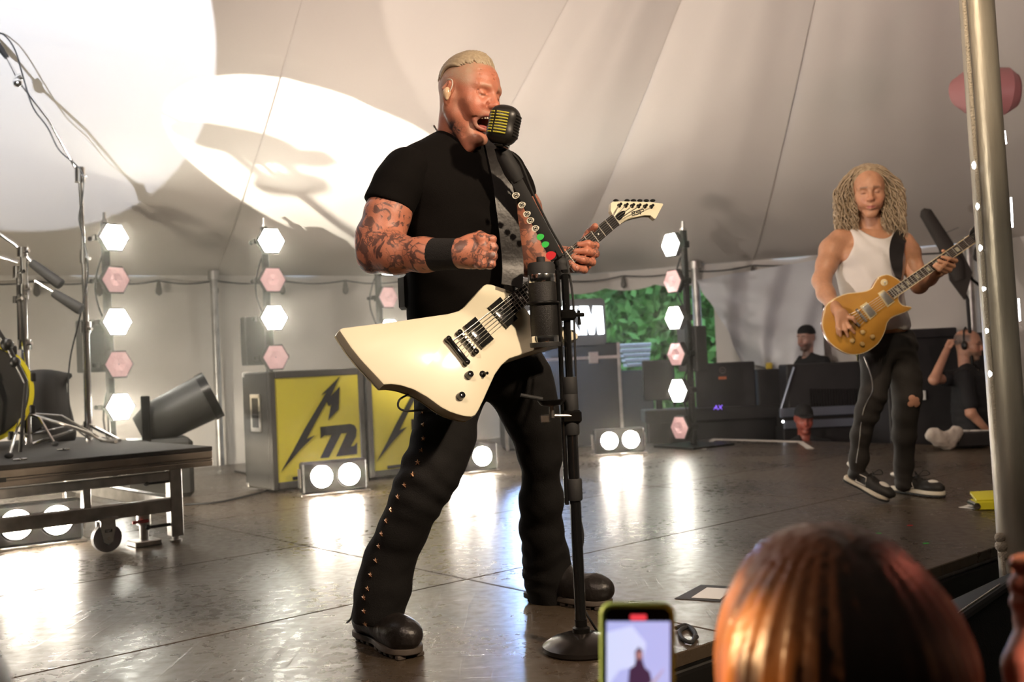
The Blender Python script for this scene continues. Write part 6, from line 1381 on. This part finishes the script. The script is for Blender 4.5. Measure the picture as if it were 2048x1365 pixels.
# ------------------------------------------------------------------ people backstage
def man(p_head, fwd, skin, shirt, lab, cap=None, hand=None, hair=None, tilt=0.0, beard=None, parts=None):
    h = Head(p_head, fwd, UP + V3((tilt, 0, 0)), 1.0); c = V3(p_head); F = V3(fwd); F.z = 0; F.normalize(); X = F.cross(UP)
    t = root('person', Vector((c.x, c.y, GROUND)), lab, 'person'); sz = c.z - .26
    f = Field(*bbox([h.p(a, b, d) for a in (-.1, .1) for b in (-.12, .13) for d in (-.2, .14)], .05), .0055); h.build(f); f.cone(h.p(0, -.03, -.04), .055, c + UP * -.22 - F * .02, .062, .03); g_ = f.mesh(1)
    cols, q = h.paint(g_[0], skin, brow=(.06, .04, .03), browamt=.8)
    if beard: cols = mix(cols, beard, .75 * smst(-q[:, 2], .045, .07) * smst(q[:, 1], .0, .03) * (1 - np.exp(-((q[:, 2] + .074) / .010) ** 2) * np.exp(-(q[:, 0] / .025) ** 2)))
    if hair: cols = mix(cols, hair, .85 * smst(q[:, 2] + .3 * q[:, 1] * -1, .01, .03) * (1 - smst(q[:, 1], .02, .05)) * (1 - smst(q[:, 2], .07, .10)))
    f = Field(*bbox([c + X * .3, c - X * .3, c + F * .2, c - F * .2, Vector((c.x, c.y, GROUND))], .05), .016)
    legs = [(X * s * .10 + Vector((c.x, c.y, sz - .50)), X * s * .12 + Vector((c.x, c.y, GROUND + .05))) for s in (-1, 1)]
    for a, b in legs: f.cone(a, .075, b, .045, .04)
    f.cone(Vector((c.x, c.y, sz - .02)), .10, Vector((c.x, c.y, sz - .5)), .12, .08); g2_ = f.mesh(0)
    gs = [g_, g2_]; ccs = [cols, skin_cols(g2_[0], skin)]
    arms = []
    for s in (-1, 1):
        sh = Vector((c.x, c.y, sz)) + X * (s * .19)
        if hand and s == hand[0]: el_, ha = hand[1], hand[2]
        else: el_, ha = sh + X * (s * .06) - UP * .28 + F * .05, sh + X * (s * .0) - UP * .40 + F * .13
        f = Field(*bbox([sh, el_, ha], .09), .006); f.chain([sh, el_, ha], [.048, .040, .028], .02)
        hd_ = (ha - el_).normalized(); f.ell(ha + hd_ * .05, (.028, .028, .045), np.array([list(frame(hd_)[i]) for i in range(3)]).T, .015)
        for k in range(4):
            o = frame(hd_)[0] * ((k - 1.5) * .017); f.chain([ha + hd_ * .07 + o, ha + hd_ * .105 + o + F * .0, ha + hd_ * .12 + o - frame(hd_)[1] * .02], [.0095, .0085, .007], .004)
        f.chain([ha + hd_ * .03 - frame(hd_)[0] * .025, ha + hd_ * .07 - frame(hd_)[0] * .042], [.012, .009], .006)
        gg = f.mesh(1); gs.append(gg); ccs.append(skin_cols(gg[0], skin)); arms.append((sh, el_, ha))
    mk('body', njoin(*gs), skin_material('backstage_skin'), t, cols=np.concatenate(ccs), smooth=True)
    f = Field(*bbox([c + X * .3, c - X * .3, c + F * .2, c - F * .2, Vector((c.x, c.y, sz - .6)), c] + [a[0].lerp(a[1], .8) for a in arms], .09), .010)
    MM2 = np.array([[X[i], F[i], UP[i]] for i in range(3)])
    for k in range(9): f.ell(Vector((c.x, c.y, sz - .02 - k * .065)), (.19 + .012 * math.sin(k * .4), .125 + .03 * math.sin(k * .38), .07), MM2, .04)
    f.cone(c - UP * .21, .072, Vector((c.x, c.y, sz)) + X * .17, .065, .04); f.cone(c - UP * .21, .072, Vector((c.x, c.y, sz)) - X * .17, .065, .04)
    for a in arms: f.cone(a[0], .066, a[0].lerp(a[1], .75), .062, .03)
    f.ell(c - UP * .14 + F * .05, (.055, .06, .075), MM2, .02, 'sub')
    mk('shirt', ruffle(f.mesh(1), lambda V: .004 * vnoise(V, 12, 3)), shirt, t, smooth=True)
    f = Field(*bbox([Vector((c.x, c.y, sz - .4)), Vector((c.x, c.y, GROUND))], .3), .014)
    for a, b in legs: f.cone(a, .09, b, .06, .04)
    f.ell(Vector((c.x, c.y, sz - .50)), (.17, .12, .12), MM2, .05); mk('trousers', f.mesh(1), DENIM, t, smooth=True)
    if cap:
        f = Field(*bbox([h.p(a, b, d) for a in (-.1, .1) for b in (-.2, .2) for d in (-.02, .16)], .03), .005); f.ell(h.p(0, -.012, .045), (.086, .108, .094), h.M, .01); f.ell(h.p(0, cap * .10, .045), (.07, .09, .012), h.M, .02); f.plane(h.p(0, 0, .034), -h.U); mk('cap', f.mesh(1), mat('black_cap', (.012, .011, .012), .8), t, smooth=True)
    return t, h
DARKT = mat('dark_tee', (.014, .014, .016), .85)
man(P(1612, 676, 10.40), Vector((-.75, -.66, -.05)), (.50, .30, .24), DARKT, 'bearded technician in a backward black cap at the desk', cap=-1, beard=(.08, .05, .04))
hp1 = P(1936, 690, 8.35); F1 = Vector((.80, -.60, -.05)); X1 = F1.normalized().cross(UP)
tm, hm = man(hp1, F1, (.52, .27, .18), DARKT, 'balding man in a black polo shirt pressing one ear', hair=(.10, .08, .07), beard=(.20, .14, .10), hand=(-1, P(1868, 760, 8.15), P(1893, 702, 8.22)))
f0 = hm.p; mk('headset', join(tube([f0(.082, -.01, .0), f0(.080, -.015, .06), f0(.05, -.02, .12), f0(0, -.02, .142), f0(-.05, -.02, .12), f0(-.080, -.015, .06), f0(-.082, -.01, .0)], .007, 8), sphere(f0(-.09, -.008, -.004), (.022, .034, .038), 12), sphere(f0(.09, -.008, -.004), (.022, .034, .038), 12)), BLACK, tm)
mk('glasses', join(tube([f0(-.075, .0, .004), f0(-.05, .085, .004), f0(0, .102, .004), f0(.05, .085, .004), f0(.075, .0, .004)], .003, 6)), BLACK, tm)
man(P(1608, 838, 9.38), Vector((-.1, -1, -.15)), (.34, .09, .065), DARKT, 'man in a dark cap crouching low at the stage end, red light painted into his skin', cap=1)  # red light on him is painted as skin colour

mh = Vector((-3.4, 3.2, 1.3)).lerp(P(610, 262, 8.6), .25); t = root('shadow_moving_head', Vector((mh.x, mh.y, RZ)), 'unseen black moving-head lamp placed on the riser to shadow the roof spot', 'stage light')  # out of view, set in the middle profile beam for its roof shadow
mk('stand', cyl((mh.x, mh.y, RZ), (mh.x, mh.y, mh.z - .12), .008, 12), BLACKM, t); mk('base', box(mh - UP * .11, (.12, .10, .04), rz(.6), .015), BLACK, t)
for sg in (-1, 1): mk('yoke_arm', box(mh + rz(.6) @ Vector((sg * .055, 0, -.04)), (.012, .03, .12), rz(.6), .012), BLACK, t)
mk('head', tube([mh + Vector((-.09, -.03, .03)), mh + Vector((-.06, -.01, .02)), mh + Vector((.03, .01, -.015)), mh + Vector((.075, .03, -.03))], [.024, .040, .044, .038], 20), BLACK, t); mk('shutter_flap', box(mh + Vector((.115, .04, -.045)), (.05, .05, .035), rz(.4), .003), BLACK, t)
# ================================================================== THE AUDIENCE
# woman filming with her phone
hw = Head(P(1650, 1325, .98), (-.12, 1, .06), UP, 1.0); c = hw.c
wm = root('person', Vector((c.x, c.y, GROUND)), 'woman with long straight brown hair, warm stage light painted on one side, seen from behind', 'person')
f = Field(*bbox([hw.p(a, b, d) for a in (-.1, .1) for b in (-.12, .13) for d in (-.2, .14)], .05), .005); hw.build(f); f.cone(hw.p(0, -.03, -.04), .05, c - UP * .24, .055, .03); gA = f.mesh(1); cA, q = hw.paint(gA[0], (.55, .32, .24))
sh1, sh2 = c + Vector((-.17, 0, -.27)), c + Vector((.17, 0, -.27)); phc = P(1277, 1420, 1.02)
elb, wri = c + Vector((-.27, .02, -.52)), phc + Vector((.01, -.03, -.10))
f = Field(*bbox([sh1, sh2, elb, wri, phc, Vector((c.x, c.y, GROUND))], .12), .010)
f.cone(sh1, .055, sh2, .055, .04); f.cone(c - UP * .30, .11, c - UP * .75, .12, .06); f.chain([sh1, elb, wri], [.05, .04, .027], .03); f.chain([sh2, c + Vector((.26, .05, -.55)), c + Vector((.15, .22, -.45))], [.05, .038, .027], .03)
for s in (-1, 1): f.cone(c + Vector((s * .09, 0, -.78)), .08, Vector((c.x + s * .1, c.y, GROUND + .05)), .045, .04)
gB = f.mesh(1)
f = Field(*bbox([wri, phc], .09), .004); f.chain([wri, wri + Vector((0, 0, .04))], [.027, .03], .01); f.ell(wri + Vector((0, .0, .055)), (.038, .015, .04), None, .015)
for k in range(4): b_ = wri + Vector((.035, .0, .045 + .012 * k)); f.chain([b_, b_ + Vector((.018, .022, .006)), b_ + Vector((.004, .044, .008))], [.009, .0085, .0075], .004)
f.chain([wri + Vector((-.03, .0, .04)), wri + Vector((-.046, .02, .07)), wri + Vector((-.043, .034, .09))], [.012, .010, .008], .006); gC = f.mesh(1)
mk('body', njoin(gA, gB, gC), skin_material('audience_skin'), wm, cols=np.concatenate([cA, skin_cols(gB[0], (.5, .28, .2)), skin_cols(gC[0], (.5, .28, .2))]), smooth=True)
f = Field(*bbox([sh1, sh2, c - UP * .8], .16), .012); f.cone(sh1, .065, sh2, .065, .04); f.cone(c - UP * .32, .13, c - UP * .78, .14, .06); f.cone(sh1, .066, sh1.lerp(elb, .5), .06, .03); f.cone(sh2, .066, c + Vector((.22, .03, -.4)), .06, .03); mk('blouse', f.mesh(1), DARKT, wm, smooth=True)
f = Field(*bbox([hw.p(a, b, d) for a in (-.14, .14) for b in (-.16, .1) for d in (-.36, .13)], .03), .005)
f.ell(hw.p(0, -.02, .03), (.100, .116, .106), hw.M, .02); f.cone(hw.p(-.045, -.05, .0), .066, hw.p(-.062, -.06, -.32), .058, .05); f.cone(hw.p(.045, -.05, .0), .066, hw.p(.058, -.06, -.32), .060, .05); f.cone(hw.p(0, -.07, 0), .07, hw.p(0, -.085, -.32), .06, .05)
f.ell(hw.p(0, .10, -.06), (.062, .09, .12), hw.M, .02, 'sub')
hh_ = f.mesh(2)
def strands(V):
    l = hw.loc(V); a = np.arctan2(l[:, 0], -(l[:, 1] + .02)); return .0008 * np.sin(a * 34 + 2.0 * np.sin(l[:, 2] * 9)) + .0006 * np.sin(a * 83 + 3 * vnoise(l, 6, 2)) - .002 * np.exp(-(l[:, 0] / .006) ** 2) * smst(l[:, 2], .05, .09)
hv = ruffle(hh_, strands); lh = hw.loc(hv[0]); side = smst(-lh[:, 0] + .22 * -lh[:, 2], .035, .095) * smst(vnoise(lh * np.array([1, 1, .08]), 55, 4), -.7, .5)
mk('hair', hv, mat('brown_hair_lit_side', (.05, .016, .006), .38, attr='Col', noise=(60, .35), col2=(.02, .007, .003), stretch=(1, 1, .06)), wm, smooth=True, cols=mix(np.tile(np.array((.045, .015, .006)), (len(lh), 1)), (.62, .22, .035), side))  # warm stage light on the left locks painted as copper colour
# phone in a green case
po = P(1277, 1290, 1.0); tlc, brc = P(1201, 1209, 1.0), P(1352, 1365, 1.0); pw = (brc - tlc).dot(_r); phh = pw * 2.02
pcn = (tlc + _r * (pw / 2) - _u * (phh / 2)); ph = root('smartphone', pcn - _u * (phh / 2), 'smartphone in a green case filming the singer', 'phone')
def rrect(c, w, h, r, lift=0):
    out = []
    for sx, sy, a0 in ((1, 1, 0), (-1, 1, 90), (-1, -1, 180), (1, -1, 270)):
        for k in range(6): a = math.radians(a0 + k * 18); out.append(c + _r * (sx * (w / 2 - r) + r * math.cos(a)) + _u * (sy * (h / 2 - r) + r * math.sin(a)) - _f * lift)
    return out
mk('case', prism(rrect(pcn, pw, phh, .011), -_f, .011, .003), mat('green_case', (.30, .50, .14), .45), ph)
mk('glass', prism(rrect(pcn, pw * .87, phh * .95, .008, .0008), -_f, .001), GLOSSB, ph)
def scr_mat(n, c, e): return mat(n, c, .3, emit=(c, e))
sc0 = P(1277, 1246, 1.0); sw_, shh = pw * .84, phh * .72; scn = pcn + _u * (phh / 2 - .0165 - shh / 2)
def sp_(x, y, l=.0022): return scn + _r * (x * sw_) + _u * (y * shh) - _f * l
scr = mk('screen', prism([sp_(-.5, -.5), sp_(.5, -.5), sp_(.5, .5), sp_(-.5, .5)], -_f, .0006), scr_mat('screen_sky', (.44, .47, .84), .95), ph, smooth=False)
mk('screen_glow', prism([sp_(-.5, -.1, .0024), sp_(-.30, .06, .0024), sp_(.05, .10, .0024), sp_(.12, .30, .0024), sp_(-.1, .46, .0024), sp_(-.5, .40, .0024)], -_f, .0002), scr_mat('screen_light', (.62, .68, .95), .95), scr, smooth=False)
sil = [(-.13, -.16), (-.10, .04), (-.03, .07), (-.02, .11), (-.03, .17), (.02, .21), (.07, .18), (.07, .10), (.10, .05), (.16, .02), (.19, -.06), (.17, -.16), (.10, -.28), (-.06, -.28)]
mk('screen_figure', prism([sp_(x * 1.25 - .02, y * 1.2 + .02, .0026) for x, y in sil], -_f, .0002), scr_mat('screen_dark', (.07, .03, .07), .8), scr, smooth=False)
mk('screen_guitar', prism([sp_(x * 1.25 - .02, y * 1.2 + .02, .0028) for x, y in ((-.14, -.20), (.05, -.14), (.33, .05), (.34, .03), (.08, -.20), (.0, -.28), (-.08, -.24))], -_f, .0002), scr_mat('screen_pale', (.50, .42, .55), .8), scr, smooth=False)
mk('screen_face', prism([sp_(.012 + .05 * math.cos(a), .195 + .042 * math.sin(a), .0029) for a in np.linspace(0, 6.28, 14)[:-1]], -_f, .0002), scr_mat('screen_face', (.45, .22, .22), .8), scr, smooth=False)
mk('record_mark', prism(rrect(pcn + _u * (phh / 2 - .0125), .0155, .0052, .001, .0022), -_f, .0004), mat('rec_red', (.85, .05, .06), .4, emit=((.9, .06, .08), .9)), ph, smooth=False)
# person at the right edge: fist raised round a phone
rp = root('person', Vector((P(2120, 1365, .95).x, .95, GROUND)), 'spectator at the tent pole with a raised fist, mostly out of sight', 'person')
f = Field(*bbox([P(2015, 1100, .95), P(2160, 1420, .95)], .07), .0035)
for k, (y, x) in enumerate(((1128, 2032), (1168, 2030), (1205, 2033), (1238, 2040))):
    f.chain([P(2110, y - 6, .97), P(2075, y - 6, .93), P(x + 6, y, .94), P(x + 12, y + 8, .985), P(x + 40, y + 10, 1.0)], [.0092, .0088, .0082, .0080, .008], .003)
f.ell(P(2105, 1185, .98), (.030, .022, .045), None, .015); f.chain([P(2110, 1240, .97), P(2060, 1300, .93), P(2040, 1330, .92), P(2036, 1370, .92)], [.020, .015, .0125, .012], .012); f.cone(P(2110, 1200, .98), .027, P(2150, 1410, .98), .030, .02)
gh = f.mesh(1); cx = Vector((.88, .78, .60))
f = Field(*bbox([P(2150, 1410, .98), cx + Vector((-.3, -.15, .2)), Vector((cx.x + .25, cx.y + .15, GROUND))], .08), .012); el_ = cx + Vector((-.16, .1, -.5)); f.chain([P(2150, 1410, .98), el_, cx + Vector((-.12, 0, -.25))], [.030, .04, .05], .03)
f.cone(cx + Vector((0, 0, -.28)), .13, cx + Vector((0, 0, -.75)), .13, .06); f.ell(cx + Vector((.03, 0, .0)), (.08, .10, .12), None, .03); f.cone(cx + Vector((.03, 0, -.05)), .055, cx + Vector((.02, 0, -.28)), .06, .03)
for s in (-1, 1): f.cone(cx + Vector((s * .09, 0, -.78)), .08, Vector((cx.x + s * .1, cx.y, GROUND + .05)), .045, .04)
gb_ = f.mesh(1); mk('body', njoin(gh, gb_), skin_material('audience_skin'), rp, cols=np.concatenate([skin_cols(gh[0], (.58, .25, .18)), skin_cols(gb_[0], (.5, .28, .2))]), smooth=True)
f = Field(*bbox([cx + Vector((-.2, -.2, -.2)), cx + Vector((.2, .2, -.85))], .1), .014); f.cone(cx + Vector((0, 0, -.30)), .15, cx + Vector((0, 0, -.78)), .15, .06); f.cone(cx + Vector((-.12, 0, -.27)), .065, cx + Vector((-.15, .05, -.42)), .06, .03); mk('shirt', f.mesh(1), DARKT, rp, smooth=True)
# dark head at the lower left corner
cl_ = P(-165, 1530, .95); lp_ = root('person', Vector((cl_.x, cl_.y, GROUND)), 'dark-haired spectator whose head just enters the lower corner by the deck', 'person')
hl_ = Head(cl_, (.1, 1, 0), UP, 1.0); f = Field(*bbox([cl_ + Vector((-.25, -.2, .15)), Vector((cl_.x + .25, cl_.y + .2, GROUND))], .03), .010); hl_.build(f); f.cone(cl_ - UP * .05, .055, cl_ - UP * .25, .06, .03); f.cone(cl_ + Vector((-.15, 0, -.28)), .06, cl_ + Vector((.15, 0, -.28)), .06, .04); f.cone(cl_ - UP * .3, .12, cl_ - UP * .7, .12, .06)
gl_ = f.mesh(1); mk('body', gl_, skin_material('audience_skin'), lp_, cols=skin_cols(gl_[0], (.5, .28, .2)), smooth=True)
f = Field(*bbox([cl_ - Vector((.12, .14, .08)), cl_ + Vector((.12, .12, .15))], .03), .006); f.ell(cl_ + Vector((0, -.02, .04)), (.088, .108, .098), None, .01); f.ell(cl_ + Vector((0, .11, -.05)), (.07, .09, .12), None, .01, 'sub'); mk('hair', f.mesh(1), mat('black_hair', (.012, .010, .009), .45), lp_, smooth=True)
f = Field(*bbox([cl_ + Vector((-.25, -.2, -.2)), cl_ + Vector((.25, .2, -.8))], .03), .014); f.cone(cl_ + Vector((-.15, 0, -.29)), .07, cl_ + Vector((.15, 0, -.29)), .07, .04); f.cone(cl_ - UP * .32, .14, cl_ - UP * .75, .14, .06); mk('shirt', f.mesh(1), DARKT, lp_, smooth=True)
# front fill speaker in the pit
a, b_ = P(1893, 1248, 2.55), P(1992, 1180, 2.75); ed = (b_ - a); ed.normalize()
fs = root('pit_speaker', Vector((1.35, 2.35, GROUND)), 'black speaker cabinet with a bright dotted edge in front of the stage', 'speaker')
o3 = a - ed * .25; fn_ = Vector((ed.y, -ed.x, 0)).normalized(); dn = (-UP * .86 + fn_ * .5).normalized()
e3 = a + ed * .62
quad = [o3, e3, e3 + dn * 1.0, o3 + dn * 1.0]; pn = (quad[1] - quad[0]).cross(quad[3] - quad[0]).normalized()
if pn.dot(CAM - o3) < 0: pn = -pn
mk('cabinet', prism(quad, pn, .35, .01), mat('pit_black', (.006, .0055, .0055), .6, bump=(200, .2), spec=.2), fs)
mk('edge_bar', tube([o3 + dn * .01, e3 + dn * .01], .014, 10), RUBBER, fs)
for k in range(34): q = a.lerp(b_, k / 33) + pn * .012 + UP * .008; mk('edge_dot', sphere(q, .0035, 6), CHROME, fs)
gr = mk('grille_badge', tube([a.lerp(b_, .85 + .012 * k) + dn * (.16 + .012 * k) + pn * (.004 + .003 * math.sin(k * 2.1)) for k in range(16)], .004, 6), BLACKM, fs)
for k in range(4): mk('grille_bar', box(a.lerp(b_, 1.0) + dn * (.20 + .022 * k) + ed * (.05 - .01 * k) + pn * .003, (.07, .006, .006), axes(ed, pn.cross(ed), pn)), BLACKM, fs)
# ================================================================== STAGE HAZE
hm_ = bpy.data.materials.new('stage_haze'); hm_.use_nodes = True; nt = hm_.node_tree; nt.nodes.remove(nt.nodes['Principled BSDF'])
vs = nt.nodes.new('ShaderNodeVolumeScatter'); vs.inputs['Color'].default_value = (1, .94, .85, 1); vs.inputs['Density'].default_value = HAZE; vs.inputs['Anisotropy'].default_value = .7
nt.links.new(vs.outputs[0], nt.nodes['Material Output'].inputs['Volume'])
poly = [Vector((x, y, 0)) * .975 for x, y in RING[:6]] + [Vector((x, y, 0)) for x, y in RING[6:]]
def clip(pl, fn):
    out = []
    for i, p in enumerate(pl):
        q = pl[i - 1]; a, b = fn(q), fn(p)
        if (a >= 0) != (b >= 0): out.append(q.lerp(p, a / (a - b)))
        if b >= 0: out.append(p)
    return out
poly = clip(clip(poly, lambda p: SI(p)[1] - 2.35), lambda p: 7.2 - SI(p)[0]); ctr = sum(poly, Vector()) / len(poly); n_ = len(poly)
HV = [(p.x, p.y, GROUND + .02) for p in poly] + [(p.x, p.y, TENTE - .06) for p in poly] + [tuple((p.lerp(ctr, .5))[:2]) + (2.75,) for p in poly]
HF = [list(range(n_))] + [[k * n_ + i, k * n_ + (i + 1) % n_, (k + 1) * n_ + (i + 1) % n_, (k + 1) * n_ + i] for k in (0, 1) for i in range(n_)] + [[2 * n_ + i for i in range(n_)][::-1]]
if HAZE > 0:
    ho = mk('stage_haze', (HV, HF), hm_, None, 'thin pale theatrical haze hanging over the stage', 'haze', kind='stuff', smooth=False)
    bm = bmesh.new(); bm.from_mesh(ho.data); bmesh.ops.recalc_face_normals(bm, faces=bm.faces); bm.to_mesh(ho.data); bm.free()
    h2_ = hm_.copy(); h2_.name = 'haze_bank'; [n for n in h2_.node_tree.nodes if n.type == 'VOLUME_SCATTER'][0].inputs['Density'].default_value = .07
    mk('haze_bank', sphere(S(.9, 5.95, .75), (2.9, 1.2, 1.25), 32, STG), h2_, None, 'thicker bank of haze drifting around the lamp towers behind the yellow cabinets', 'haze', kind='stuff', smooth=True)
